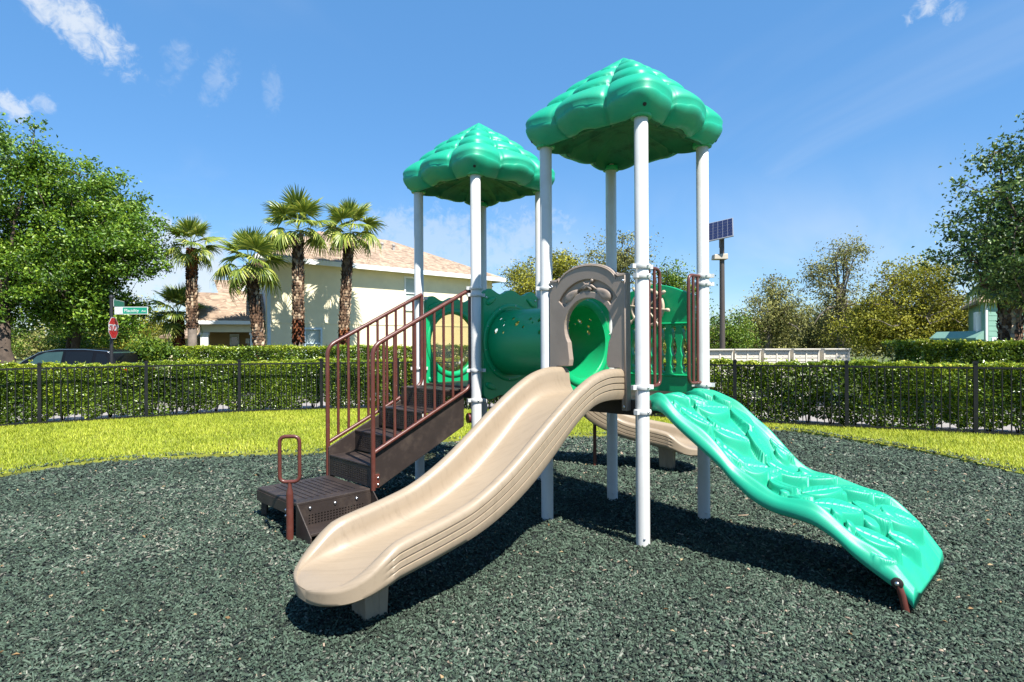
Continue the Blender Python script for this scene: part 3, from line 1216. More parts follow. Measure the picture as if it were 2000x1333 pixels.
nt.links.new(gl.outputs[0], mx.inputs[2])
mx2 = nt.nodes.new('ShaderNodeMixShader')
mx2.inputs[0].default_value = .06
nt.links.new(mx.outputs[0], mx2.inputs[1])
nt.links.new(gs.outputs[0], mx2.inputs[2])
nt.links.new(mx2.outputs[0], nt.nodes['Material Output'].inputs[0])
dm = MB()
dm.loft([[fnB(W / 2 + .372 * math.cos(a) * math.cos(e), TZ + .372 * math.sin(a) * math.cos(e), .0 + .17 * math.sin(e)) for a in [2 * math.pi * k / 48 for k in range(48)]] for e in [math.pi / 2 * i / 12.2 for i in range(13)]], cap=False)
dm.build('bubble_window', M_BUBBLE, bub, smooth=True, fix=True)

# ship's wheel panel at the back right (posts C and D)
fnW, dW, nW = frame(PC, PD)
base = [(.085, 1.10), (.085, 2.10)] + [(.085 + (W - .17) * i / 20, 2.10 + .13 * math.sin(math.pi * i / 20)) for i in range(1, 20)] + [(W - .085, 2.10), (W - .085, 1.10)]
holes = []
for k in range(7):
    u = .185 + k * (W - .37) / 6
    prof = [(1.355, .010), (1.375, .022), (1.40, .016), (1.43, .030), (1.47, .028), (1.52, .016), (1.56, .030), (1.60, .034), (1.64, .026), (1.69, .014), (1.75, .014), (1.79, .026), (1.81, .014)]
    holes.append([(u - w_, z) for z, w_ in prof] + [(u + w_, z) for z, w_ in reversed(prof)])
wp = plate(base, holes, -.028, .028, fnW).build('steering_panel', M_PANEL, play, bev=.007)
for z in (1.33, 1.835):
    MB().tube([fnW(.12, z, -.03), fnW(W - .12, z, -.03)], .012, 8).build('raised_band', M_PANEL, wp, smooth=True, ang=50)


def wheel_ring(r, t, rr, nm, mat, par):
    m = MB()
    m.tube([fnW(WU + r * math.cos(a), WZ + r * math.sin(a), t) for a in [2 * math.pi * k / 40 for k in range(40)]], rr, 10, closed=True)
    return m.build(nm, mat, par, smooth=True)


WU, WZ = .56, 2.00
hub = MB()
hub.loft([[fnW(WU + r * math.cos(a), WZ + r * math.sin(a), t) for a in [2 * math.pi * k / 36 for k in range(36)]] for r, t in ((.185, -.05), (.19, -.06), (.17, -.072), (.03, -.078), (.025, -.10), (.004, -.102))])
wheel = hub.build('ships_wheel', material('grey_wheel_plastic', (.10, .095, .085), .5, .1), wp, smooth=True, ang=35)
M_WTAN = material('wheel_tan_plastic', (.50, .40, .29), .4, .06)
wheel_ring(.178, -.075, .017, 'wheel_rim', M_WTAN, wheel)
for k in range(8):
    a = 2 * math.pi * (k + .18) / 8
    m = MB()
    pr = [(.03, .009), (.16, .009), (.195, .012), (.205, .010), (.225, .018), (.245, .02), (.258, .012)]
    m.tube([fnW(WU + r * math.cos(a), WZ + r * math.sin(a), -.085) for r, _ in pr], [q for _, q in pr], 9)
    m.build('wheel_spoke', M_WTAN, wheel, smooth=True, ang=50)

# hand loops beside the climber (posts A and C)
fnC, dC, nC = frame(PA, PC)
for u0, u1, zt, zb, um in ((.062, .275, 2.275, 1.285, .17), (W - .062, W - .275, 2.27, 1.275, W - .17)):
    lp = MB().tube(fillet([fnC(u0, zt, 0), fnC(u1, zt, 0), fnC(u1, zb, 0), fnC(u0, zb, 0)], .07, 6), .0155, 12).build('hand_loop', M_RAIL, play, smooth=True, ang=50)
    uu = u0 + (.045 if u1 > u0 else -.045)
    for u in (uu, (uu + u1) / 2):
        MB().tube([fnC(u, zb, 0), fnC(u, zt, 0)], .013, 10).build('bar', M_RAIL, lp, smooth=True, ang=50)

# ---------------- slides
SLT = [(-.03, 1.43, 1.16, .37), (.20, 1.435, 1.168, .37), (.36, 1.405, 1.152, .37), (.48, 1.362, 1.11, .37), (.65, 1.275, 1.01, .37), (.89, 1.125, .822, .37), (1.12, .965, .655, .37), (1.33, .822, .535, .37),
       (1.52, .715, .452, .37), (1.70, .636, .396, .37), (1.87, .592, .360, .37), (2.03, .560, .330, .37), (2.18, .533, .305, .37), (2.28, .508, .288, .37, .323), (2.36, .462, .266, .37, .309), (2.44, .402, .243, .37, .302),
       (2.52, .350, .222, .37, .300), (2.58, .320, .211, .37, .298), (2.63, .302, .207, .37, .292), (2.665, .284, .210, .37, .278), (2.690, .262, .225, .37, .256)]


def slide_section(zr, zb, w, zd, gf=1.0):
    H = zr - zb
    right = [(w * .80, zb), (w * .95, zb + .015), (w, zb + min(.06, H * .22))]
    for f_ in (.36, .55, .74):
        g_ = zb + H * f_
        e = .0065 * min(1, H / .2)
        right += [(w, g_ - e), (w - .012 * gf, g_ - e * .3), (w - .012 * gf, g_ + e * .3), (w, g_ + e)]
    e = min(.045, H * .16, max(.003, (zr - zd) * .7))
    right += [(w, zr - e), (w - .008, zr - e * .45), (w - .024, zr - e * .12), (w - .045 * min(1, w / .2), zr), (w * .84, zr - e * .05), (w * .79, zr - e * .35), (w * .755, zr - e * .8), (w * .735, zr - e * 1.2)]
    top = zr - e * 1.2
    for q in (.35, .65, .85, .96):
        right.append((w * (.73 - .02 * q - .17 * q ** 4), top + (zd - top) * q))
    right += [(w * .45, zd + .002), (w * .2, zd)]
    return right


def make_slide(path_fn, name, label, mat, ts):
    rows = smooth_table([r if len(r) == 5 else (*r, r[2] + .035) for r in SLT], ts)
    secs = []
    for t, (zr, zb, w, zd) in zip(ts, rows):
        zr = max(zr, zd + .004)
        w = .371 if t < 2.28 else .371 * max(.0, 1 - ((t - 2.28) / .392) ** 2.6) ** .5 + .006
        o, lat = path_fn(t)
        R = slide_section(zr, zb, w, zd, min(1, max(0, (2.36 - t) / .12)))
        loop = [(0, zb)] + R + [(0, R[-1][1])] + [(-x, z) for x, z in reversed(R)]
        secs.append([(o[0] + lat[0] * x, o[1] + lat[1] * x, z) for x, z in loop])
    m = MB()
    m.loft(secs)
    o = m.build(name, mat, play, smooth=True, ang=48)
    if label:
        o['label'] = label
    return o


OS = (PA + PB) / 2
TS = [-.03 + 2.33 * i / 70 for i in range(71)] + [2.30 + .370 * math.sin(math.pi / 2 * i / 26) for i in range(1, 27)]


def straight(t):
    return (OS.x - S2 * t, OS.y - S2 * t), (S2, -S2)


slide = make_slide(straight, 'slide', 'straight tan slide in front of the arch panel', M_TAN, TS)


def box_foot(par, fnp, t0, t1, zt, w):
    """flared hollow foot with flutes, under the slide end"""
    secs = []
    for z, k in ((-.12, 1.0), (.02, 1.03), (zt, 1.25)):
        pts = []
        tm, th = (t0 + t1) / 2, (t1 - t0) / 2 * k
        for tt, ll in ((-1, -1), (-.25, -1), (-.2, -.93), (.2, -.93), (.25, -1), (1, -1), (1, -.4), (.93, -.35), (.93, .35), (1, .4), (1, 1), (.25, 1), (.2, .93), (-.2, .93), (-.25, 1), (-1, 1)):
            o, l = fnp(tm + tt * th)
            pts.append((o[0] + l[0] * w * ll, o[1] + l[1] * w * ll, z))
        secs.append(pts)
    m = MB()
    m.loft(secs)
    return m.build('slide_foot', M_TAN, par, bev=.006)


box_foot(slide, straight, 2.16, 2.31, .31, .08)

# curved slide behind: leaves the left tower to the right and turns towards the front
PT = [Vector((-.02, 7.59)), Vector((.35, 7.93)), Vector((.85, 8.14)), Vector((1.35, 8.10)), Vector((1.85, 7.93)), Vector((2.20, 7.76)), Vector((2.5, 7.58))]
cum = [0]
for i in range(1, len(PT)):
    cum.append(cum[-1] + (PT[i] - PT[i - 1]).length)
CT = [(c, p.x, p.y) for c, p in zip(cum, PT)]


def curved(t):
    t = t * cum[-1] / 2.7
    (x, y), = smooth_table(CT, [t])
    (x2, y2), = smooth_table(CT, [t + .01])
    d = Vector((x2 - x, y2 - y)).normalized()
    return (x, y), (d.y, -d.x)


slide2 = make_slide(curved, 'slide', 'curved tan slide behind the posts at the back', M_TAN, TS)
box_foot(slide2, curved, 2.12, 2.28, .31, .085)
o_, _ = curved(1.28)
MB().tube([(o_[0] - .02, o_[1] - .1, -.2), (o_[0] - .02, o_[1] - .1, .56)], .024, 10).build('support_leg', M_RAIL, slide2, smooth=True, ang=50)

# ---------------- leaf climber on the right
OC = (PA + PC) / 2
CLT = [(-.04, 1.155), (.06, 1.175), (.16, 1.165), (.30, 1.075), (.48, .955), (.635, .835), (.74, .725), (.88, .612), (1.02, .548), (1.19, .520), (1.32, .497), (1.44, .447), (1.54, .387), (1.65, .318), (1.75, .245), (1.81, .175), (1.86, .11)]
TILT = [(-.04, 0), (.1, 0), (.3, .03), (.5, .05), (.68, .05), (.85, .03), (1.05, .008), (1.25, 0), (1.4, .02), (1.55, .052), (1.7, .048), (1.8, .018), (1.86, 0)]


def climber():
    r = random.Random(5)
    pads = []     # t, lat, half length, half width, angle, height
    for row in ((.10, -.20, .15, .075, .3, .03), (.13, .17, .15, .07, -.3, .032), (.34, .02, .15, .085, 1.0, .036), (.36, -.27, .13, .06, .2, .03), (.50, .22, .14, .075, -.6, .034), (.56, -.12, .15, .075, .6, .036),
                (.70, .10, .14, .08, -.9, .036), (.66, -.30, .10, .05, .1, .028), (.80, -.22, .12, .075, .9, .04), (.93, .05, .15, .08, .2, .036), (1.02, -.20, .14, .07, -.5, .035), (1.08, .24, .14, .07, .4, .035),
                (1.22, -.05, .15, .08, .9, .036), (1.33, .20, .15, .075, .1, .036), (1.38, -.22, .16, .08, .7, .04), (1.52, .02, .13, .08, -.3, .04), (1.62, -.24, .13, .07, .3, .036), (1.64, .20, .15, .09, .6, .036), (.22, -.02, .09, .05, .4, .03), (.78, .32, .09, .045, .1, .03), (1.16, -.30, .10, .05, -.2, .03), (1.46, .31, .10, .05, .2, .03), (.44, -.14, .08, .045, -.7, .03), (.88, -.08, .08, .045, 1.2, .03), (1.72, -.02, .09, .06, .3, .034), (1.68, -.36, .08, .04, .1, .028), (.28, .30, .09, .045, -.2, .03)):
        pads.append((row[0], row[1] * 1.13, row[2] * 1.08, row[3] * 1.1, row[4], row[5]))
    pegs = [(.22, -.36, .030, .05), (.58, -.36, .032, .06), (.62, -.33, .022, .05), (.98, .30, .050, .055), (1.06, -.35, .035, .06), (1.40, -.34, .038, .065), (1.30, .06, .052, .06), (1.55, -.12, .055, .065), (1.58, .20, .050, .055), (.80, .30, .05, .04), (1.48, -.33, .03, .05)]
    NT, NL = 380, 180
    ts = [-.04 + 1.90 * i / NT for i in range(NT + 1)]
    base = np.array([v[0] for v in smooth_table(CLT, ts)])
    T = np.array(ts)[:, None]
    q = np.linspace(-1, 1, NL + 1)[None, :]
    hw = (.462 * (1 - .10 * np.exp(-(T / .10) ** 2)) * (1 + .03 * np.sin(T * 6.5)))
    lat = q * hw
    e = np.abs(q)

    def sst(a, b, x):
        x = np.clip((x - a) / (b - a), 0, 1)
        return x * x * (3 - 2 * x)
    h = .048 * np.exp(-((e - .91) / .075) ** 2) - .028 * np.where(e < .8, 1 - (e / .8) ** 4, 0) + 0 * T
    h = h + .007 * np.sin(T * 21 + 5 * q) * np.sin(q * 9 + T * 4) * (e < .8) + .014 * np.sin(T * 16 + np.where(q > 0, 2, 0)) * np.exp(-((e - .88) / .1) ** 2)
    for (pt_, pl, L, w_, an, ph) in pads:
        a = (T - pt_) * math.cos(an) + (lat - pl) * math.sin(an)
        b = -(T - pt_) * math.sin(an) + (lat - pl) * math.cos(an)
        wl_ = w_ * np.maximum(0, 1 - (a / L) ** 2) ** .75 * (1 - .25 * a / L) + 1e-4
        k = sst(1.14, .88, np.abs(b) / wl_) * sst(1.05, .93, np.abs(a) / L)
        vein = .009 * np.exp(-(b / .006) ** 2) + .006 * np.exp(-(np.sin((a - np.abs(b) * .8) * 70) / .16) ** 2) * (np.abs(b) < wl_ * .75)
        hh = -.03 + (ph * 1.6 * (1 + .55 * a / L) - vein * 1.3 + .03) * k
        h = np.where(k > .01, np.maximum(h, hh), h)
    for (pt_, pl, rr, ph) in pegs:
        dd = np.hypot(T - pt_, lat - pl) / rr
        k = sst(1.2, .86, dd)
        h = np.where(k > .01, np.maximum(h, -.03 + (ph * (1 - .15 * dd * dd) + .03) * k), h)
    tl = np.array([v[0] for v in smooth_table(TILT, ts)])
    h = h + tl[:, None] * q
    secs = []
    for i, t in enumerate(ts):
        z, w_ = base[i], float(hw[i, 0])
        top = [(float(lat[i, k]), float(z + h[i, k])) for k in range(NL + 1)]
        k_ = float(tl[i])
        right = [(w_ + .012, z - .008), (w_ + .020, z - .04), (w_ + .014, z - .075), (w_ - .02, z - .092), (w_ - .05, z - .082)]
        left = [(-x, y - k_) for x, y in reversed(right)]
        right = [(x, y + k_) for x, y in right]
        bottom = [(w_ * .5, z - .065 + k_ / 2), (0, z - .065), (-w_ * .5, z - .065 - k_ / 2)]
        loop = top + right + bottom + left
        secs.append([(OC.x + S2 * t + S2 * l, OC.y - S2 * t + S2 * l, zz) for l, zz in loop])
    m = MB()
    m.loft(secs)
    return m.build('leaf_climber', M_GREEN, play, smooth=True, fix=False)


climb = climber()
climb['label'] = 'wavy green climbing ramp with moulded leaves'
for l in (-.462, .462):
    p = lambda t, z, dl=0: (OC.x + S2 * t + S2 * (l + dl), OC.y - S2 * t + S2 * (l + dl), z)
    MB().tube([p(1.82, -.12), p(1.815, .02), p(1.80, .10), p(1.775, .165)], [.024, .024, .025, .02], 10).build('foot_leg', M_RAIL, climb, smooth=True, ang=50)
    sgn2 = 1 if l > 0 else -1
    m = MB()
    m.lathe([(.034, 0), (.034, .012), (.028, .016)], 16, Matrix.Translation(p(1.775, .165, sgn2 * .004)) @ Vector((S2 * sgn2, S2 * sgn2, 0)).to_track_quat('Z', 'Y').to_matrix().to_4x4())
    bp = m.build('bracket', M_STEP, climb, smooth=True, ang=40)
    bolt(climb, p(1.775, .165, sgn2 * .018), (S2 * sgn2, S2 * sgn2, 0), 1.2)
    # upper brackets to the deck
    m = MB()
    m.box((0, 0, 0), (.15, .02, .085), Matrix.Translation(p(-.03, 1.135, sgn2 * .005)) @ Matrix.Rotation(-math.pi / 4, 4, 'Z'))
    m.build('bracket', M_STEP, climb, bev=.008)
    bolt(climb, p(-.02, 1.135, sgn2 * .018), (S2 * sgn2, S2 * sgn2, 0), 1.3)

# ---------------- staircase on the left (posts E and F)
OT = (PE + PF) / 2


def st(t, l, z):
    """t metres out from the deck, l sideways (positive towards the camera)"""
    return (OT.x - S2 * t + S2 * l, OT.y - S2 * t - S2 * l, z)


HW = .42
stair = None
sm = MB()
for s in (-1, 1):
    a, b = s * HW, s * (HW - .018)
    sm.hexa([st(1.26, a, .215), st(.09, a, .745), st(.09, b, .745), st(1.26, b, .215), st(1.26, a, .565), st(.09, a, 1.12), st(.09, b, 1.12), st(1.26, b, .565)])
stair = sm.build('staircase', M_STEP, play, bev=.006)
treads = [(1.255, .95, .485), (.955, .65, .715), (.655, .35, .945), (.355, .05, 1.155)]


def perf_holes(u0, u1, w0, w1, nu, nw, r):
    out = []
    for j in range(nw):
        for i in range(nu):
            u = u0 + (u1 - u0) * (i + .5) / nu
            w = w0 + (w1 - w0) * (j + .5) / nw
            out.append(circ(u, w, r, 6))
    return out


for t0, t1, z in treads:
    MB().hexa([st(t0, HW - .02, z - .022), st(t1, HW - .02, z - .022), st(t1, -HW + .02, z - .022), st(t0, -HW + .02, z - .022),
               st(t0, HW - .02, z), st(t1, HW - .02, z), st(t1, -HW + .02, z), st(t0, -HW + .02, z)]).build('tread', M_STEP, stair, bev=.005)
    zl = z - .21
    plate([(-HW + .022, zl), (HW - .022, zl), (HW - .022, z - .024), (-HW + .022, z - .024)], perf_holes(-HW + .07, HW - .07, zl + .025, z - .055, 20, 6, .0085), 0, .012,
          lambda u, w, t, t0=t0: st(t0 - .004 - t, u, w)).build('riser', M_STEP, stair)
for s in (-1, 1):
    l = s * (HW + .024)
    top = [st(1.25, l, .25), st(1.25, l, 1.625), st(.02, l, 2.245), st(.02, l, 1.185), st(1.25, l, .625)]
    path = fillet(top[:3], .10, 6)
    path2 = [st(.02, l, 2.235)] + fillet([st(.02, l, 2.2), st(.02, l, 1.165), st(1.25, l, .605)], .09, 6)
    hr = MB().tube(path, .0225, 12).tube(path2, .021, 12).build('handrail', M_RAIL, play, smooth=True, ang=50)
    for k in range(9):
        t = 1.25 - (k + 1) * 1.23 / 10
        zb = .605 + (1.25 - t) / 1.23 * .56
        zt = 1.625 + (1.25 - t) / 1.23 * .62
        MB().tube([st(t, l, zb), st(t, l, zt)], .0150, 10).build('baluster', M_RAIL, hr, smooth=True, ang=50)
    br = MB()
    br.hexa([st(1.25, l + s * .012, .27), st(1.185, l + s * .012, .27), st(1.185, l - s * .018, .27), st(1.25, l - s * .018, .27),
             st(1.25, l + s * .012, .40), st(1.185, l + s * .012, .40), st(1.185, l - s * .018, .40), st(1.25, l - s * .018, .40)])
    br.build('bracket', M_RAIL, hr, bev=.004)
    for z in (.30, .365):
        bolt(hr, st(1.205, l + s * .013, z), Vector(st(0, s, 0)) - Vector(st(0, 0, 0)), 1.1)

# low transfer step in front of the stair
ts_ = MB()
ts_.hexa([st(2.0, HW, .235), st(1.262, HW, .235), st(1.262, -HW, .235), st(2.0, -HW, .235), st(2.0, HW, .268), st(1.262, HW, .268), st(1.262, -HW, .268), st(2.0, -HW, .268)])
tstep = ts_.build('transfer_step', M_STEP, play, bev=.008)
# raised grip ribs on the step
for k in range(9):
    t = 1.36 + k * .062
    MB().hexa([st(t, HW - .09, .267), st(t + .018, HW - .09, .267), st(t + .018, -HW + .09, .267), st(t, -HW + .09, .267),
               st(t, HW - .09, .274), st(t + .018, HW - .09, .274), st(t + .018, -HW + .09, .274), st(t, -HW + .09, .274)]).build('grip_rib', M_STEP, tstep)
# apron towards the far left
for a, b in (((2.0, -HW), (2.0, HW - .10)), ((1.262, -HW), (2.0, -HW))):
    p0, p1 = Vector(st(a[0], a[1], 0)), Vector(st(b[0], b[1], 0))
    d = (p1 - p0).normalized()
    n = Vector((-d.y, d.x, 0)) * .008
    MB().hexa([tuple(p0 - n + Vector((0, 0, .145))), tuple(p1 - n + Vector((0, 0, .145))), tuple(p1 + n + Vector((0, 0, .145))), tuple(p0 + n + Vector((0, 0, .145))),
               tuple(p0 - n + Vector((0, 0, .24))), tuple(p1 - n + Vector((0, 0, .24))), tuple(p1 + n + Vector((0, 0, .24))), tuple(p0 + n + Vector((0, 0, .24)))]).build('apron', M_STEP, tstep)
for t, l in ((1.95, -HW + .05), (1.32, -HW + .05), (1.90, HW - .12)):
    x, y, _ = st(t, l, 0)
    MB().box((x, y, .06), (.05, .05, .36)).build('step_leg', M_STEP, tstep)
# kick plate with perforations facing the camera, low tread and two side wings
kp = plate([(1.264, .03), (2.0, .03), (2.0, .238), (1.264, .238)], perf_holes(1.34, 1.90, .055, .150, 19, 4, .0085), 0, .012, lambda u, w, t: st(u, HW - .004 + t, w)).build('kick_plate', M_STEP, tstep)
for t in (1.42, 1.64, 1.88):
    bolt(kp, st(t, HW + .009, .205), (S2, -S2, 0), 1.25)
MB().hexa([st(2.0, HW + .01, .035), st(1.27, HW + .01, .035), st(1.27, HW + .27, .035), st(2.0, HW + .27, .035), st(2.0, HW + .01, .06), st(1.27, HW + .01, .06), st(1.27, HW + .27, .06), st(2.0, HW + .27, .06)]).build('low_tread', M_STEP, tstep, bev=.005)
for t in (1.262, 2.006):
    m = MB()
    tri = [(HW + .012, -.06), (HW + .285, -.06), (HW + .285, .03), (HW + .03, .262), (HW + .012, .262)]
    v = [st(t - .005, l, z) for l, z in tri] + [st(t + .005, l, z) for l, z in tri]
    m.add(v, [(4, 3, 2, 1, 0), (5, 6, 7, 8, 9)] + [(i, (i + 1) % 5, (i + 1) % 5 + 5, i + 5) for i in range(5)])
    m.build('side_wing', M_STEP, tstep)
# hand grip post with a rounded loop
gp = Vector(st(2.075, HW + .035, 0))
gm = MB().tube([(gp.x, gp.y, -.2), (gp.x, gp.y, .36), (gp.x, gp.y, .385), (gp.x, gp.y, .43), (gp.x, gp.y, .475)], [.030, .030, .028, .016, .015], 14)
grip = gm.build('grip_post', M_RAIL, play, smooth=True, ang=50)
gd = Vector((1, .12, 0)).normalized()
loop = fillet([gp + gd * -.082 + Vector((0, 0, .475)), gp + gd * .082 + Vector((0, 0, .475)), gp + gd * .082 + Vector((0, 0, .862)), gp + gd * -.082 + Vector((0, 0, .862))], .055, 6, True)
MB().tube(loop, .0165, 12, closed=True).build('grip_loop', M_RAIL, grip, smooth=True)
for z in (.185, .235):
    bolt(grip, (gp.x - .03, gp.y - .005, z), (-1, -.2, 0), 1.0)
# small red brown brace under the left deck
c0 = Vector(((PE.x - .10), PE.y + .02, .83))
MB().tube([c0, c0 + Vector((.10, .05, .0))], .055, 14).build('brace', material('dark_red_plastic', (.10, .012, .012), .4, .1), play, smooth=True, ang=40)
# ------------------------------------------------------------------ background hedges
def px_line(pts):
    return [tuple(at(x, 700, Y).xy) for x, Y in pts]


hedge(px_line([(338, 21.6), (600, 21.2), (860, 21.6), (1010, 22.2)]), 0, 1.0, .0, 1.56, 60000, .09, 'clipped hedge in front of the cream house and the palms', 5, False)
hedge(px_line([(1750, 16.5), (1900, 16.0), (2080, 15.4)]), 0, 1.2, .0, 1.62, 36000, .09, 'clipped hedge below the teal house at right', 6, False)

# ------------------------------------------------------------------ trees
M_BARK = material('oak_bark', (.085, .062, .046), .95, .35, 6, .9, 22, dirt=(.03, .022, .018), dscale=9, damt=.7)
M_BARKG = material('grey_bark', (.16, .135, .115), .95, .3, 6, .9, 22, dirt=(.05, .04, .035), dscale=9, damt=.6)
LEAFS = {
    'oak': tinted('oak_leaf', [(0, (.015, .040, .004)), (.35, (.065, .145, .010)), (.7, (.145, .265, .018)), (1, (.30, .41, .045))], .42, .25, .5),
    'dark': tinted('dark_oak_leaf', [(0, (.012, .03, .008)), (.4, (.045, .095, .018)), (.75, (.095, .17, .03)), (1, (.22, .28, .08))], .45, .2, .45),
    'olive': tinted('olive_leaf', [(0, (.05, .055, .010)), (.35, (.155, .165, .018)), (.7, (.295, .295, .028)), (1, (.43, .41, .05))], .6, .25, .3),
    'moss': tinted('moss_leaf', [(0, (.06, .065, .022)), (.4, (.17, .175, .055)), (.75, (.28, .28, .08)), (1, (.42, .40, .13))], .7, .2, .3),
    'bright': tinted('bright_leaf', [(0, (.02, .05, .006)), (.4, (.075, .15, .012)), (.75, (.16, .25, .02)), (1, (.28, .33, .04))], .5, .25, .4),
}


def tree(name, label, group, base, tr, th, crown, nc, lpc, leaf, kind, seed, bark=None, clump=.5, flat=.7, limbs=14, shell=.5, hang=0.0, twigs=True):
    """base (x, y); crown: ellipsoids (cx, cy, cz, rx, ry, rz)"""
    rng = np.random.default_rng(seed)
    root = empty(name, (base[0], base[1], -.1), label, 'tree', group)
    vol = np.array([c[3] * c[4] * c[5] for c in crown]) ** .8
    k = rng.choice(len(crown), nc, p=vol / vol.sum())
    E = np.array(crown)[k]
    d = rng.normal(size=(nc, 3))
    d /= np.linalg.norm(d, axis=1)[:, None]
    r = rng.uniform(0, 1, nc) ** shell * rng.uniform(.8, 1.2, nc)
    CC = E[:, :3] + d * r[:, None] * E[:, 3:]
    CC[:, 2] = np.maximum(CC[:, 2], 1.2)
    n = nc * lpc
    idx = rng.integers(0, nc, n)
    sz = rng.uniform(.55, 1.25, nc)[idx]
    off = rng.normal(size=(n, 3)) * np.array([clump, clump, clump * flat]) * sz[:, None]
    P = CC[idx] + off
    if hang:
        P[:, 2] -= np.abs(rng.normal(0, hang, n)) * (rng.uniform(0, 1, n) < .5)
    ct = rng.normal(0, .12, nc)[idx]
    tint = np.clip(rng.beta(2.2, 2.2, n) + ct + .10 * off[:, 2] / clump, 0, 1)
    link('crown', leaf_mesh(name + '_crown', P, leaf, LEAFS[kind], .45, .55, tint, rng), root)
    m = MB()
    b = Vector((base[0], base[1], -.2))
    c0 = Vector(np.average(np.array(crown)[:, :3], axis=0, weights=vol))
    top = Vector((base[0] + (c0.x - base[0]) * .35, base[1] + (c0.y - base[1]) * .35, th))
    mid = (b + top) / 2 + Vector((rng.normal(0, tr * .5), rng.normal(0, tr * .5), 0))
    m.tube([b, b + Vector((0, 0, .35)), mid, top], [tr * 1.45, tr * 1.08, tr * .95, tr * .8], 12)
    ends = []
    for i in range(limbs):
        e = Vector(CC[rng.integers(0, nc)])
        f = rng.uniform(.55, 1)
        s = mid.lerp(top, f)
        v = e - s
        p1 = s + v * .35 + Vector((0, 0, abs(v.length) * .10)) + Vector(rng.normal(0, .12, 3))
        p2 = s + v * .7 + Vector((0, 0, abs(v.length) * .07)) + Vector(rng.normal(0, .15, 3))
        w = tr * rng.uniform(.28, .5)
        m.tube([s, p1, p2, e], [w, w * .7, w * .42, w * .12], 7, cap=False)
        ends += [p1, p2, e]
    if twigs:
        A = np.array([tuple(e) for e in ends])
        for c in CC[: min(nc, 170)]:
            j = np.argmin(np.linalg.norm(A - c, axis=1))
            s = Vector(A[j])
            e = Vector(c)
            m.tube([s, (s + e) / 2 + Vector(rng.normal(0, .08, 3)), e], [tr * .10, tr * .06, tr * .03], 4, cap=False)
    m.build('trunk', bark or M_BARK, root, smooth=True, fix=False)
    return root


def ell(x0, y0, x1, y1, Y, ry=None):
    """ellipsoid that fills the photo box x0..x1, y0..y1 at distance Y"""
    a, b = at(x0, y0, Y), at(x1, y1, Y)
    rx, rz = (b.x - a.x) / 2, (a.z - b.z) / 2
    return ((a.x + b.x) / 2, Y, (a.z + b.z) / 2, rx, ry or min(rx, rz) * 1.0, rz)


# two oaks at left
tree('oak_tree', 'tall leafy oak at the far left edge, thick trunk left of the car', 'oaks at left', at(34, 700, 21).xy, .24, 3.2,
     [ell(-190, 245, 95, 480, 21.5, 2.4), ell(-210, 400, 90, 600, 21.5, 2.4), ell(20, 250, 108, 420, 21.5, 1.2), ell(-150, 560, 120, 640, 21.5, 1.6)], 470, 95, .135, 'oak', 21, clump=.27)
tree('oak_tree', 'broad leafy oak beside the stop sign and black car', 'oaks at left', at(152, 700, 23).xy, .15, 3.2,
     [ell(90, 318, 270, 520, 23, 2.4), ell(110, 410, 322, 560, 22.5, 2.2), ell(60, 450, 220, 640, 22, 2.2), ell(140, 560, 280, 665, 22.5, 1.6), ell(20, 480, 130, 660, 22, 1.4)], 520, 100, .135, 'oak', 22, clump=.26)
tree('oak_tree', 'slender oak between the thick trunk and the stop sign', 'oaks at left', at(135, 700, 25).xy, .11, 3.0,
     [ell(60, 440, 230, 640, 25.5, 1.8), ell(100, 560, 250, 660, 25.5, 1.6)], 170, 90, .135, 'oak', 23, clump=.3)
# shrubs low behind the car
for i, (x0, y0, x1, y1, Y, kd, sd, lb) in enumerate(((225, 590, 345, 700, 33, 'olive', 31, 'yellowish bush behind the street name sign'),
                                                (95, 636, 180, 705, 28, 'bright', 32, 'bright green bush behind the roof of the black car'),
                                                (170, 640, 262, 705, 30, 'olive', 33, 'olive bush left of the street sign, beyond the car'),
                                                (-60, 600, 60, 715, 30, 'bright', 34, 'pale green bush behind the thick oak trunk at far left'),
                                                (250, 668, 330, 712, 19.5, 'bright', 35, 'low yellow green shrub right of the black car'))):
    e = ell(x0, y0, x1, y1, Y)
    tree('shrub', lb, 'bushes at left', (e[0], e[1]), .06, .6, [e], 60, 70, .11, kd, sd, clump=.32 if i < 4 else .16, limbs=6, twigs=False)
# trees behind the play structure
tree('oak_tree', 'olive yellow oak behind the crawl tube', 'trees in the middle distance', at(1040, 690, 36).xy, .25, 3.5,
     [ell(985, 515, 1110, 600, 36, 2.2), ell(1050, 480, 1130, 560, 36, 1.4), ell(1000, 560, 1150, 690, 36, 2.2)], 190, 120, .15, 'olive', 41, clump=.40)
tree('oak_tree', 'sparse green tree behind the arch panel and rear post', 'trees in the middle distance', at(1205, 690, 38).xy, .22, 4.5,
     [ell(1145, 458, 1275, 560, 38, 2.0), ell(1130, 520, 1230, 660, 38, 2.0)], 130, 80, .15, 'moss', 42, clump=.42, limbs=18)
tree('oak_tree', 'dense bright green tree between the two right posts', 'trees in the middle distance', at(1320, 690, 30).xy, .2, 2.5,
     [ell(1275, 510, 1360, 600, 30, 1.3), ell(1260, 560, 1380, 690, 30, 1.6)], 100, 90, .13, 'bright', 43, clump=.34)
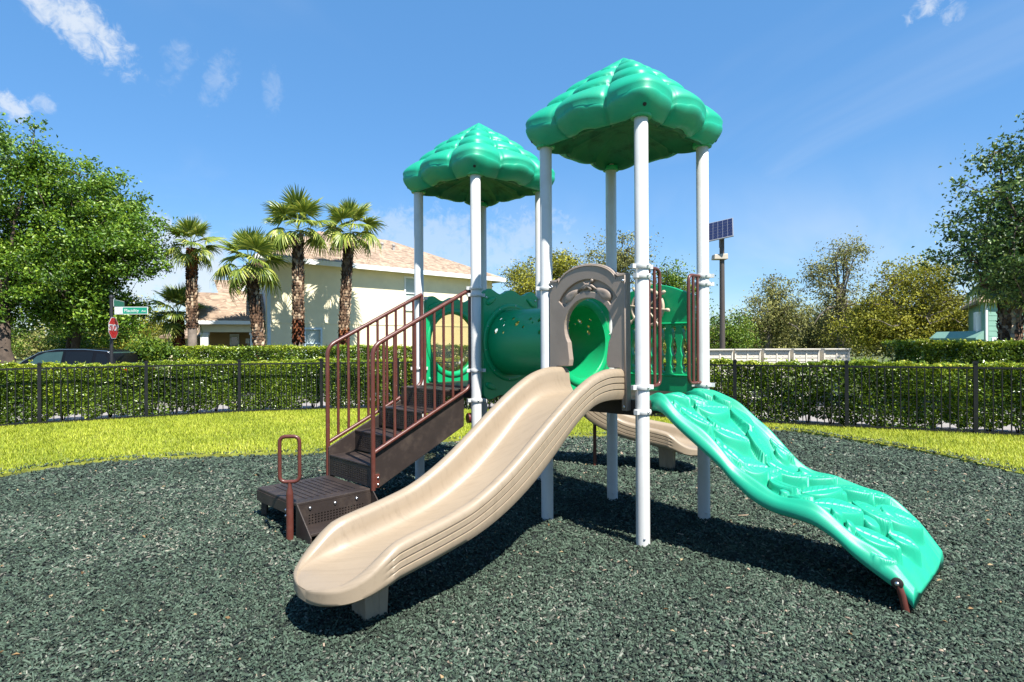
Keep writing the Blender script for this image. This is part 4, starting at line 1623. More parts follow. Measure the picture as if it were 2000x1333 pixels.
# mossy trees at right
tree('mossy_oak', 'grey olive mossy oak just right of the solar lamp', 'mossy oaks', at(1500, 690, 40).xy, .22, 3.2,
     [ell(1445, 560, 1580, 690, 40, 2.4), ell(1490, 528, 1550, 590, 40, 1.0)], 150, 70, .16, 'moss', 51, M_BARKG, clump=.34, limbs=30, hang=.5)
tree('mossy_oak', 'tall thin mossy oak with bare top limbs', 'mossy oaks', at(1640, 690, 42).xy, .26, 5.0,
     [ell(1605, 460, 1695, 530, 42, 1.5), ell(1565, 500, 1640, 590, 42, 1.4), ell(1580, 540, 1720, 690, 42, 2.4)], 170, 62, .16, 'moss', 52, M_BARKG, clump=.34, limbs=34, hang=.6)
tree('mossy_oak', 'wide golden olive oak beside the teal house', 'mossy oaks', at(1770, 690, 36).xy, .30, 3.2,
     [ell(1670, 540, 1895, 680, 36, 3.2), ell(1730, 495, 1860, 580, 36, 2.2), ell(1640, 580, 1760, 690, 36, 2.4), ell(1800, 570, 1905, 680, 36, 2.0)], 300, 105, .16, 'olive', 53, M_BARKG, clump=.36, limbs=34, hang=.6)
tree('mossy_oak', 'dull brown green oak in the gap behind the mail boxes', 'mossy oaks', at(1590, 690, 46).xy, .2, 3.0,
     [ell(1540, 590, 1680, 700, 46, 2.4), ell(1440, 620, 1560, 700, 46, 2.0)], 150, 120, .17, 'moss', 54, M_BARKG, clump=.5, hang=.4)
tree('oak_tree', 'bright green low tree behind the solar lamp pole', 'trees in the middle distance', at(1415, 690, 34).xy, .14, 1.6,
     [ell(1380, 610, 1475, 700, 34, 1.6)], 70, 80, .13, 'bright', 44, clump=.36)
tree('oak_tree', 'dark leafy oak reaching in from the right edge', None, at(2055, 690, 13.5).xy, .20, 3.0,
     [ell(1870, 335, 2060, 480, 13.5, 1.6), ell(1850, 455, 2060, 565, 13.2, 1.5), ell(1955, 215, 2150, 400, 13.5, 1.6), ell(1905, 520, 2090, 592, 13.4, 1.2), ell(1900, 400, 2120, 560, 14, 1.6)], 300, 66, .10, 'dark', 55, clump=.22, limbs=26, flat=.55)


# far wood line, one mass
def far_wood():
    rng = np.random.default_rng(77)
    n = 60000
    x = rng.uniform(-90, 95, n)
    Y = rng.uniform(70, 78, n)
    hmax = 3.6 + 1.0 * np.sin(x * .21) + .7 * np.sin(x * .57 + 1) + .5 * np.sin(x * 1.3)
    z = hmax * rng.uniform(0, 1, n) ** .6 + rng.normal(0, .25, n)
    P = np.column_stack([x, Y, z])
    tint = np.clip(rng.beta(2, 2, n) + .15 * np.sin(x * .4), 0, 1)
    tag(link('far_trees', leaf_mesh('far_trees', P, .5, LEAFS['moss'], .4, .6, tint, rng)), 'distant line of trees along the horizon', 'trees', kind='stuff')


far_wood()

# ------------------------------------------------------------------ palms
M_FROND = tinted('palm_frond', [(0, (.04, .075, .014)), (.4, (.13, .20, .03)), (.75, (.31, .36, .05)), (1, (.55, .52, .12))], .42, .25, .5)
M_BOOT = tinted('palm_boot', [(0, (.03, .018, .012)), (.5, (.10, .058, .035)), (.8, (.24, .17, .11)), (1, (.42, .33, .23))], .9, 0, .2)
M_SKIRT = tinted('palm_red_fibre', [(0, (.05, .015, .008)), (.6, (.17, .055, .022)), (1, (.30, .12, .05))], .9, 0, .2)
M_PTRUNK = material('palm_trunk', (.23, .185, .15), .95, .25, 5, .8, 25, dirt=(.08, .06, .05), dscale=4, damt=.5)


def frond_mesh(seed, droop):
    r = random.Random(seed)
    V, Fq, T = [], [], []

    def add(p, f, t):
        n = len(V)
        V.extend(p)
        Fq.extend([tuple(i + n for i in q) for q in f])
        T.extend([t] * len(p))
    pl = .80
    for i in range(4):          # petiole
        x0, x1 = pl * i / 4, pl * (i + 1) / 4
        z0, z1 = .10 * math.sin(x0 * 2), .10 * math.sin(x1 * 2)
        w = .022 - .003 * i
        add([(x0, -w, z0), (x0, w, z0), (x1, w - .003, z1), (x1, -w + .003, z1), (x0, 0, z0 - w), (x1, 0, z1 - w)], [(0, 3, 2, 1), (0, 4, 5, 3), (4, 1, 2, 5)], .75)
    h = Vector((pl, 0, .10))
    n = 30
    for k in range(n):
        a = math.radians(-118 + 236 * (k + .5) / n + r.uniform(-2, 2))
        L = (.98 - .22 * abs(a) / 2) * r.uniform(.9, 1.08)
        d = Vector((math.cos(a), math.sin(a), 0))
        s = Vector((-d.y, d.x, 0))
        cup = .22 * abs(math.sin(a))
        pts = []
        for q in (0, .35, .62, .84, 1):
            dz = cup * q * .8 - droop * (max(0, q - .3)) ** 1.8 * (1 + r.uniform(-.2, .5)) - .05 * q
            pts.append(h + d * (L * q * (1 - .12 * droop * q)) + Vector((0, 0, dz)))
        ws = (.006, .042, .034, .020, .003)
        t0 = r.uniform(.2, .9)
        P = []
        for p, w in zip(pts, ws):
            P += [p - s * w - Vector((0, 0, w * .35)), p + Vector((0, 0, w * .35)), p + s * w - Vector((0, 0, w * .35))]
        fs = []
        for i in range(4):
            fs += [(3 * i, 3 * i + 1, 3 * i + 4, 3 * i + 3), (3 * i + 1, 3 * i + 2, 3 * i + 5, 3 * i + 4)]
        add([tuple(p) for p in P], fs, t0)
    me = bpy.data.meshes.new('palm_frond')
    me.from_pydata(V, [], Fq)
    at_ = me.attributes.new('tint', 'FLOAT', 'POINT')
    at_.data.foreach_set('value', T)
    me.materials.append(M_FROND)
    return me


FRONDS = [frond_mesh(1, .12), frond_mesh(2, .28), frond_mesh(3, .55), frond_mesh(4, .9)]


def palm(label, x, Y, xt, yt, tw, nf, fs, seed, smooth_to=.25, red=(.25, .42), zbase=-.15, q0=None):
    """trunk foot at photo column x, heart of the crown at photo position xt, yt"""
    r = random.Random(seed)
    b = at(x, 690, Y)
    b.z = zbase
    t = at(xt, yt, Y)
    root = empty('palm_tree', b, label, 'palm tree', 'palms by the cream house')
    H = t.z - b.z

    def ax(q):
        return Vector((b.x + (t.x - b.x) * q ** 1.4, b.y, b.z + H * q))
    m = MB()
    m.tube([ax(.95 * i / 14) for i in range(15)], [tw * (.62 if i / 14 > .2 else .62) * (1 - .1 * i / 14) for i in range(15)], 14)
    m.build('trunk', M_PTRUNK, root, smooth=True, ang=60)
    # old leaf boots wrap the trunk above the smooth foot
    for nm, mt, qa, q1, big in (('boots', M_BOOT, (red[1] - .03) if q0 is None else q0, .94 if q0 is None else red[0], 1.0), ('red_fibre', M_SKIRT, red[0], red[1], 1.05)):
        V, T = [], []
        z = qa
        ring = 0
        while z < q1:
            for k in range(9):
                a = 2 * math.pi * (k + .5 * (ring % 2)) / 9 + r.uniform(-.12, .12)
                c = ax(z)
                out = Vector((math.cos(a), math.sin(a), 0))
                sd = Vector((-out.y, out.x, 0))
                R0 = tw * .60 * (1 - .1 * z)
                up = Vector((0, 0, 1)) * (1 if nm == 'boots' else -1)
                l = r.uniform(.15, .25) * big
                o = r.uniform(.04, .10) * big
                w = r.uniform(.05, .085)
                p0, p1 = c + out * R0, c + out * (R0 + o) + up * l + sd * r.uniform(-.03, .03)
                V.append([tuple(p0 - sd * w), tuple(p0 + sd * w), tuple(p1 + sd * w * .55), tuple(p1 - sd * w * .55), tuple(p0 + out * .05), tuple(p1 - out * .04 - up * .02)])
                T.append(r.uniform(0, 1))
            z += .115 / H
            ring += 1
        if V:
            me = np_mesh(nm, np.array(V), [(0, 1, 2, 3), (0, 3, 5, 4), (1, 4, 5, 2), (2, 5, 3)], np.array(T), mt)
            o = link('leaf_boots' if nm == 'boots' else 'fibre_skirt', me, root)
            o['kind'] = 'stuff'
    for i in range(nf):
        q = i / (nf - 1)
        el = math.radians(80 - 120 * q ** .9 + r.uniform(-10, 10))
        az = i * 2.399 + r.uniform(-.25, .25)
        me = FRONDS[0] if el > .9 else FRONDS[1] if el > .35 else FRONDS[2] if el > -.15 else FRONDS[3]
        s = fs * r.uniform(.88, 1.08) * (.85 if el > 1.1 else 1)
        c = t - Vector((0, 0, .22 * q))
        link('frond', me, root, c, (r.uniform(-.5, .5), -el, az), (s, s, s))
    return root


palm('palm with straight trunk left of the house window, second nearest the railing', 583, 24.5, 582, 442, .33, 18, 1.0, 1, red=(.30, .44))
palm('palm closest to the stair railing, trunk leaning slightly right', 668, 26.1, 684, 446, .32, 18, .98, 2, red=(.22, .38))
palm('leaning palm at the corner of the cream house wall', 512, 23.6, 486, 512, .32, 18, .98, 3, red=(.22, .36))
palm('slim tall palm in front of the porch gable', 376, 24.2, 374, 478, .29, 17, .78, 4, red=(.80, .98), q0=.42)
palm('short palm at the left end of the clipped hedge', 350, 25.5, 347, 606, .34, 16, .82, 5, red=(.1, .95))
palm('dark palm with rough trunk beside the teal house', 1975, 17.5, 1972, 530, .46, 26, .80, 6, red=(.02, .08))

# ------------------------------------------------------------------ cream house
M_STUCCO = material('cream_stucco', (.80, .71, .49), .92, .05, 2, .35, 60, dirt=(.55, .48, .33), dscale=1.2, damt=.2)
M_STUCCO2 = material('ochre_stucco', (.42, .27, .12), .92, .06, 2, .3, 60)
M_TRIM = material('white_trim', (.80, .80, .78), .6, .04, 4)
M_PALEBLUE = material('pale_blue_trim_shaded_wall', (.55, .66, .74), .6, .05, 4)
M_GLASS = material('window_glass', (.10, .14, .14), .06, .15, 2, spec=.9)
M_BLIND = material('window_blind', (.42, .48, .45), .5, .08, 3, spec=.5)


def shingle_mat(name, c1, c2):
    m = bpy.data.materials.new(name)
    m.use_nodes = True
    nt = m.node_tree
    b = nt.nodes['Principled BSDF']
    b.inputs['Roughness'].default_value = .95
    tc = nt.nodes.new('ShaderNodeTexCoord')
    v = nt.nodes.new('ShaderNodeTexVoronoi')
    v.inputs['Scale'].default_value = 5.5
    mp = nt.nodes.new('ShaderNodeMapping')
    mp.inputs['Scale'].default_value = (1, 1, 2.2)
    nt.links.new(tc.outputs['Object'], mp.inputs[0])
    nt.links.new(mp.outputs[0], v.inputs['Vector'])
    n = nt.nodes.new('ShaderNodeTexNoise')
    n.inputs['Scale'].default_value = 1.3
    n.inputs['Detail'].default_value = 6
    nt.links.new(tc.outputs['Object'], n.inputs['Vector'])
    sp = nt.nodes.new('ShaderNodeSeparateColor')
    nt.links.new(v.outputs['Color'], sp.inputs[0])
    ad = nt.nodes.new('ShaderNodeMath')
    ad.operation = 'ADD'
    nt.links.new(sp.outputs[0], ad.inputs[0])
    nt.links.new(n.outputs['Fac'], ad.inputs[1])
    r = nt.nodes.new('ShaderNodeValToRGB')
    r.color_ramp.elements[0].position = .35
    r.color_ramp.elements[1].position = 1.3 if False else 1.0
    r.color_ramp.elements[0].color = (*c1, 1)
    r.color_ramp.elements[1].color = (*c2, 1)
    ml = nt.nodes.new('ShaderNodeMath')
    ml.operation = 'MULTIPLY'
    ml.inputs[1].default_value = .62
    nt.links.new(ad.outputs[0], ml.inputs[0])
    nt.links.new(ml.outputs[0], r.inputs[0])
    nt.links.new(r.outputs[0], b.inputs['Base Color'])
    return m


M_SHING = shingle_mat('tan_shingle', (.21, .145, .10), (.42, .31, .22))


def wallfn(P, Q):
    """u along the wall from P to Q, w height, t out of the wall towards the camera side"""
    d = (Q - P).normalized()
    n = Vector((d.y, -d.x, 0))

    def fn(u, w, t):
        p = P + d * u + n * t
        return (p.x, p.y, w)
    return fn


def bar(fn, u0, u1, w0, w1, t0, t1, m=None):
    m = m or MB()
    return m.hexa([fn(u0, w0, t0), fn(u1, w0, t0), fn(u1, w0, t1), fn(u0, w0, t1), fn(u0, w1, t0), fn(u1, w1, t0), fn(u1, w1, t1), fn(u0, w1, t1)])


def window(par, fn, u, w, uw, wh, trim, split=True, blind=True):
    """a sash window: frame child of the house, panes and sill below it; the reveal is a pocket let into the wall plate"""
    fr = MB()
    e = .085
    for a in ((u - e, u, w - e, w + wh + e), (u + uw, u + uw + e, w - e, w + wh + e), (u, u + uw, w - e, w), (u, u + uw, w + wh, w + wh + e)):
        bar(fn, *a, -.02, .045, fr)
    if split:
        bar(fn, u, u + uw, w + wh * .5 - .025, w + wh * .5 + .025, -.06, -.005, fr)
    f = fr.build('window', trim, par)
    hs = ((w, w + wh * .5 - .026), (w + wh * .5 + .026, w + wh)) if split else ((w, w + wh),)
    for a, b in hs:
        bar(fn, u, u + uw, a, b, -.075, -.06).build('pane', M_BLIND if blind else M_GLASS, f)
    bar(fn, u - e - .04, u + uw + e + .04, w - e - .05, w - e - .003, -.02, .075).build('sill', trim, f)
    return f


def cream_house():
    W1, W2 = Vector((-10.72, 25.9, 0)), Vector((-1.15, 34.8, 0))
    dr = (W2 - W1).normalized()
    back = Vector((-dr.y, dr.x, 0))
    W3 = W2 + back * 8.6
    W4 = W1 + Vector((-.44, .898, 0)) * 8.65
    L = (W2 - W1).length
    EZ = 5.42
    hs = empty('house', (W1 + W3) / 2, 'two storey cream stucco house with tan shingle roof behind the palms', 'house')
    fn = wallfn(W1, W2)
    # windows located by photo column

    def ucol(x):
        a, _ = ray(x, 600)
        return (a * W1.y - W1.x) / (dr.x - a * dr.y)
    uA = ucol(792)
    uB = ucol(596)
    wins = [(uA, 2.62 + .9, 1.0, 1.55), (uB, 1.05, .72, 1.28)]
    holes = [[(u, w), (u + a, w), (u + a, w + b), (u, w + b)] for u, w, a, b in wins]
    plate([(0, -.2), (L, -.2), (L, EZ), (0, EZ)], [h[::-1] for h in holes], -.18, 0, fn).build('wall', M_STUCCO, hs)
    for P, Q in ((W2, W3), (W3, W4), (W4, W1)):
        f2 = wallfn(P, Q)
        k = (Q - P).length
        e0, e1 = (.19, 0) if P is W2 else (.002, .002) if P is W3 else (0, .19)
        bar(f2, e0, k - e1, -.2, EZ - .003, -.18, 0).build('wall', M_STUCCO if P is not W4 else M_PALEBLUE, hs)  # left side wall pale blue: its shade is put into the colour
    for (u, w, a, b), tr_ in zip(wins, (M_TRIM, M_PALEBLUE)):
        window(hs, fn, u, w, a, b, tr_)
    bar(fn, 0, L, 2.60, 2.66, 0, .025).build('belt_moulding', M_STUCCO, hs)
    bar(fn, 0, .14, -.2, EZ - .01, .002, .03).build('corner_trim', M_PALEBLUE, hs)
    # hip roof
    ov = .55
    c = (W1 + W2 + W3 + W4) / 4

    def out(P, A, B):
        return P + ((P - A).normalized() + (P - B).normalized()) * ov
    O = [out(W1, W2, W4), out(W2, W1, W3), out(W3, W2, W4), out(W4, W3, W1)]
    h = 4.3
    r0 = W1 + dr * h * 1.02 + back * h
    r1 = W2 - dr * h + back * h
    RZ = 7.78
    rf = MB()
    v = [(p.x, p.y, EZ + .05) for p in O] + [(r0.x, r0.y, RZ), (r1.x, r1.y, RZ)]
    v += [(p.x, p.y, EZ - .02) for p in O]
    rf.add(v, [(0, 1, 5, 4), (1, 2, 5), (2, 3, 4, 5), (3, 0, 4), (9, 8, 7, 6), (0, 6, 7, 1), (1, 7, 8, 2), (2, 8, 9, 3), (3, 9, 6, 0)])
    roof = rf.build('roof', M_SHING, hs)
    for i in range(4):
        P, Q = O[i], O[(i + 1) % 4]
        f3 = wallfn(P, Q)
        k = (Q - P).length
        bar(f3, -.02 if i else -.02, k + .0, EZ - .16, EZ + .065, .002, .05).build('gutter', M_TRIM, roof)
    sf = MB()
    sf.add([(p.x, p.y, EZ - .03) for p in O], [(3, 2, 1, 0)])
    sf.build('soffit', M_STUCCO, roof, fix=False)
    for k in range(4):
        s = .40 + .035 * k
        p = O[0].lerp(O[1], s)
        q = r0.lerp(r1, .4 + .2 * k)
        b = p.lerp(q, .62)
        z = EZ + .05 + (RZ - EZ - .05) * .62
        MB().lathe([(.07, -.1), (.07, .22), (.11, .23), (.11, .30), (.02, .36)], 10).build('roof_vent', material('vent_grey_%d' % k, (.35, .33, .31), .6), roof, (b.x, b.y, z), smooth=True, ang=40)
    # porch wing on the left: gabled roof along the front, post and beam
    fa, fb = at(373, 626, 25.0), at(505, 632, 26.0)
    d2 = (fb - fa)
    d2.z = 0
    Lp = d2.length
    d2.normalize()
    bk = Vector((-d2.y, d2.x, 0))
    PZ = 2.70

    def pf(u, v, z):
        p = Vector((fa.x, fa.y, 0)) + d2 * u + bk * v
        return (p.x, p.y, z)
    m = MB()
    dp, rise = 3.0, 1.42
    th = .07
    tri = [(0, PZ), (dp, PZ + rise), (2 * dp, PZ), (2 * dp, PZ - th), (dp, PZ + rise - th), (0, PZ - th)]
    e = [pf(-.02, v, z) for v, z in tri] + [pf(Lp + .3, v, z) for v, z in tri]
    m.add(e, [(0, 1, 7, 6), (1, 2, 8, 7), (2, 3, 9, 8), (3, 4, 10, 9), (4, 5, 11, 10), (5, 0, 6, 11), (0, 5, 4, 1), (1, 4, 3, 2), (6, 7, 10, 11), (7, 8, 9, 10)])
    pr = m.build('porch_roof', M_SHING, hs)
    g_ = MB()
    bar(lambda u, w, t: pf(u, -t, w), -.04, Lp + .2, PZ - .17, PZ - .015, .002, .06, g_)
    g_.build('gutter', M_TRIM, pr)
    # rake boards on the left gable
    for s in (0, 1):
        rb = MB()
        v0, v1 = (-.02, dp) if s == 0 else (2 * dp, dp)
        rb.hexa([pf(-.10, v0, PZ - .20), pf(-.10, v1, PZ + rise - .20), pf(-.03, v1, PZ + rise - .20), pf(-.03, v0, PZ - .20),
                 pf(-.10, v0, PZ + .02), pf(-.10, v1, PZ + rise + .02), pf(-.03, v1, PZ + rise + .02), pf(-.03, v0, PZ + .02)])
        rb.build('rake_board', M_TRIM, pr)
    gw = MB()
    gt = [(.35, PZ - .02), (dp, PZ + rise - .22), (2 * dp - .35, PZ - .02)]
    gw.add([pf(.30, v, z) for v, z in gt] + [pf(.42, v, z) for v, z in gt], [(0, 1, 2), (5, 4, 3), (0, 3, 4, 1), (1, 4, 5, 2), (2, 5, 3, 0)])
    gw.build('gable_wall', M_STUCCO, hs)
    # beam, columns, back wall with door and window
    b1 = MB()
    bar(lambda u, w, t: pf(u, .35 + t, w), .30, Lp + .2, 2.20, PZ - .10, 0, .22, b1)
    b1.build('porch_beam', M_STUCCO, hs)
    b2 = MB()
    bar(lambda u, w, t: pf(.30 + t, u, w), .58, 2 * dp - .5, 2.20, PZ - .035, 0, .12, b2)
    b2.build('porch_beam', M_STUCCO, hs)
    for u, v in ((.32, .32), (.30, 2.6), (Lp - .35, .32)):
        q = MB()
        x, y, _ = pf(u + .15, v + .15, 0)
        R = Matrix.Translation((x, y, 0)) @ Matrix.Rotation(math.atan2(d2.y, d2.x), 4, 'Z')
        q.box((0, 0, 1.0), (.30, .30, 2.36), R).box((0, 0, 2.13), (.38, .38, .10), R).box((0, 0, .12), (.38, .38, .24), R)
        q.build('porch_column', M_TRIM, hs)
    bw = MB()
    bar(lambda u, w, t: pf(u, 2.4 + t, w), .5, Lp + .3, -.1, PZ + .5, 0, .15, bw)
    bw.build('porch_back_wall', M_STUCCO2, hs)
    dw = MB()
    bar(lambda u, w, t: pf(u, 2.39 - t, w), 1.35, 1.75, 0, 2.15, 0, .06, dw)
    dd = dw.build('porch_door', M_TRIM, hs)
    dg = MB()
    bar(lambda u, w, t: pf(u, 2.33 - t, w), 1.42, 1.68, .5, 2.0, 0, .012, dg)
    dg.build('pane', M_GLASS, dd)
    lt = MB()
    x, y, _ = pf(2.15, 1.9, 0)
    lt.tube([(x, y, 0), (x, y, 1.72)], .022, 8)
    lt.box((x, y, 1.82), (.16, .16, .22))
    lt.build('path_lamp', M_TRIM, hs)
    # small rear gable seen over the porch
    ga, gb = at(426, 572, 31), at(492, 566, 31.5)
    rg = MB()
    top_ = at(418, 547, 32.5)
    tr2 = at(492, 549, 33)
    rg.add([tuple(ga), tuple(gb), tuple(tr2), tuple(top_), (ga.x, ga.y + .0, ga.z - .15), (gb.x, gb.y, gb.z - .15), (tr2.x, tr2.y + 2.5, ga.z), (top_.x, top_.y + 2.5, ga.z)],
           [(0, 1, 2, 3), (0, 4, 5, 1), (3, 2, 6, 7), (0, 3, 7, 4), (1, 5, 6, 2)])
    rg.build('rear_roof', M_SHING, hs)
    q = MB()
    bar(lambda u, w, t: (ga.x + .25 + u, ga.y + .35 + t, w), 0, gb.x - ga.x - .3, 0, ga.z - .16, 0, 3.5, q)
    q.build('rear_wall', M_STUCCO, hs)
    rk = MB()
    rk.hexa([(gb.x - .9, gb.y - .15, gb.z - .35), (gb.x + .3, gb.y - .15, gb.z + .30), (gb.x + .3, gb.y + .1, gb.z + .30), (gb.x - .9, gb.y + .1, gb.z - .35),
             (gb.x - .9, gb.y - .15, gb.z - .15), (gb.x + .3, gb.y - .15, gb.z + .50), (gb.x + .3, gb.y + .1, gb.z + .50), (gb.x - .9, gb.y + .1, gb.z - .15)])
    rk.build('rake_board', M_TRIM, hs)
    # low side wing at the far left
    la = at(322, 660, 30)
    q = MB().box((la.x + .9, la.y + 1.5, 1.0), (1.5, 3.0, 2.0))
    q.build('side_wing_wall', M_STUCCO, hs)
    q = MB()
    q.add([(la.x - .1, la.y - .3, 1.98), (la.x + 2.0, la.y - .3, 1.98), (la.x + 2.0, la.y + 3.3, 1.98), (la.x - .1, la.y + 3.3, 1.98),
           (la.x - .1, la.y - .3, 2.1), (la.x + 2.0, la.y - .3, 2.1), (la.x + 1.9, la.y + 1.5, 2.75), (la.x + .6, la.y + 1.5, 2.75), (la.x - .1, la.y + 3.3, 2.1), (la.x + 2.0, la.y + 3.3, 2.1)],
          [(3, 2, 1, 0), (0, 1, 5, 4), (4, 5, 6, 7), (8, 7, 6, 9), (4, 7, 8), (5, 9, 6), (1, 2, 9, 5), (2, 3, 8, 9), (3, 0, 4, 8)])
    q.build('side_wing_roof', M_SHING, hs)
    q = MB().box((la.x + .75, la.y - .02, 1.05), (.5, .05, 1.0))
    f = q.build('window', M_TRIM, hs)
    MB().box((la.x + .75, la.y - .05, 1.05), (.38, .02, .88)).build('pane', M_GLASS, f)


cream_house()


# ------------------------------------------------------------------ teal house at right
def teal_house():
    M_TEAL = material('teal_siding', (.18, .33, .26), .8, .05, 2, .15, 40)
    P, Q = at(1924, 680, 27), at(2160, 680, 31)
    P.z = Q.z = 0
    hs = empty('house', (P + Q) / 2, 'pale teal house partly hidden behind the right hand tree', 'house')
    fn = wallfn(P, Q)
    L = (Q - P).length
    EZ = 3.5
    n = 15
    u1 = .55
    plate([(0, -.1), (L, -.1), (L, EZ), (0, EZ)], [[(u1, .55), (u1, 1.72), (u1 + .7, 1.72), (u1 + .7, .55)]], -.15, 0, fn).build('wall', M_TEAL, hs)
    for k in range(n):
        z = .0 + k * .235
        if k % 1 == 0:
            bar(fn, .16, L, z, z + .018, .001, .014).build('siding_lap', M_TEAL, hs)
    window(hs, fn, u1, .55, .7, 1.17, M_TRIM, False, False)
    bar(fn, 0, .15, -.1, EZ - .002, .003, .04).build('corner_trim', M_TRIM, hs)
    S = P + Vector((.54, .84, 0)) * 7
    f2 = wallfn(S, P)
    bar(f2, 0, 7 - .16, -.1, EZ - .004, -.15, 0).build('wall', M_TEAL, hs)
    # white framed bay at the left corner
    bar(f2, 5.7, 6.75, 1.9, 3.0, .002, .30).build('bay', M_TRIM, hs)
    # roof
    m = MB()
    d = (Q - P).normalized()
    b = Vector((.54, .84, 0))
    e = [P - d * .5 - b * .5, Q + d * .5 - b * .5, Q + d * .5 + b * 8, P - d * .5 + b * 8]
    r = [P + d * 3 + b * 3.7, Q + d * .5 + b * 3.7]
    m.add([(p.x, p.y, EZ + .02) for p in e] + [(p.x, p.y, 5.4) for p in r] + [(p.x, p.y, EZ - .1) for p in e],
          [(0, 1, 5, 4), (1, 2, 5), (2, 3, 4, 5), (3, 0, 4), (9, 8, 7, 6), (0, 6, 7, 1), (1, 7, 8, 2), (2, 8, 9, 3), (3, 9, 6, 0)])
    m.build('roof', M_SHING, hs)
    # low porch roof to the left with two windows below
    a = at(1886, 668, 28)
    q = MB()
    q.add([(a.x - .3, a.y - 1, 1.72), (P.x - .05, a.y - 1, 1.72), (P.x - .05, a.y + 2, 1.72), (a.x - .3, a.y + 2, 1.72), (P.x - .05, a.y - 1, 2.12), (P.x - .05, a.y + 2, 2.12), (a.x - .3, a.y - 1, 1.80), (a.x - .3, a.y + 2, 1.80)],
          [(3, 2, 1, 0), (0, 1, 4, 6), (6, 4, 5, 7), (1, 2, 5, 4), (2, 3, 7, 5), (3, 0, 6, 7)])
    q.build('porch_roof', M_TEAL, hs)
    MB().box(((a.x + P.x) / 2, a.y + .2, .83), (P.x - a.x - .4, 1.8, 1.77)).build('porch_wall', M_TEAL, hs)


teal_house()


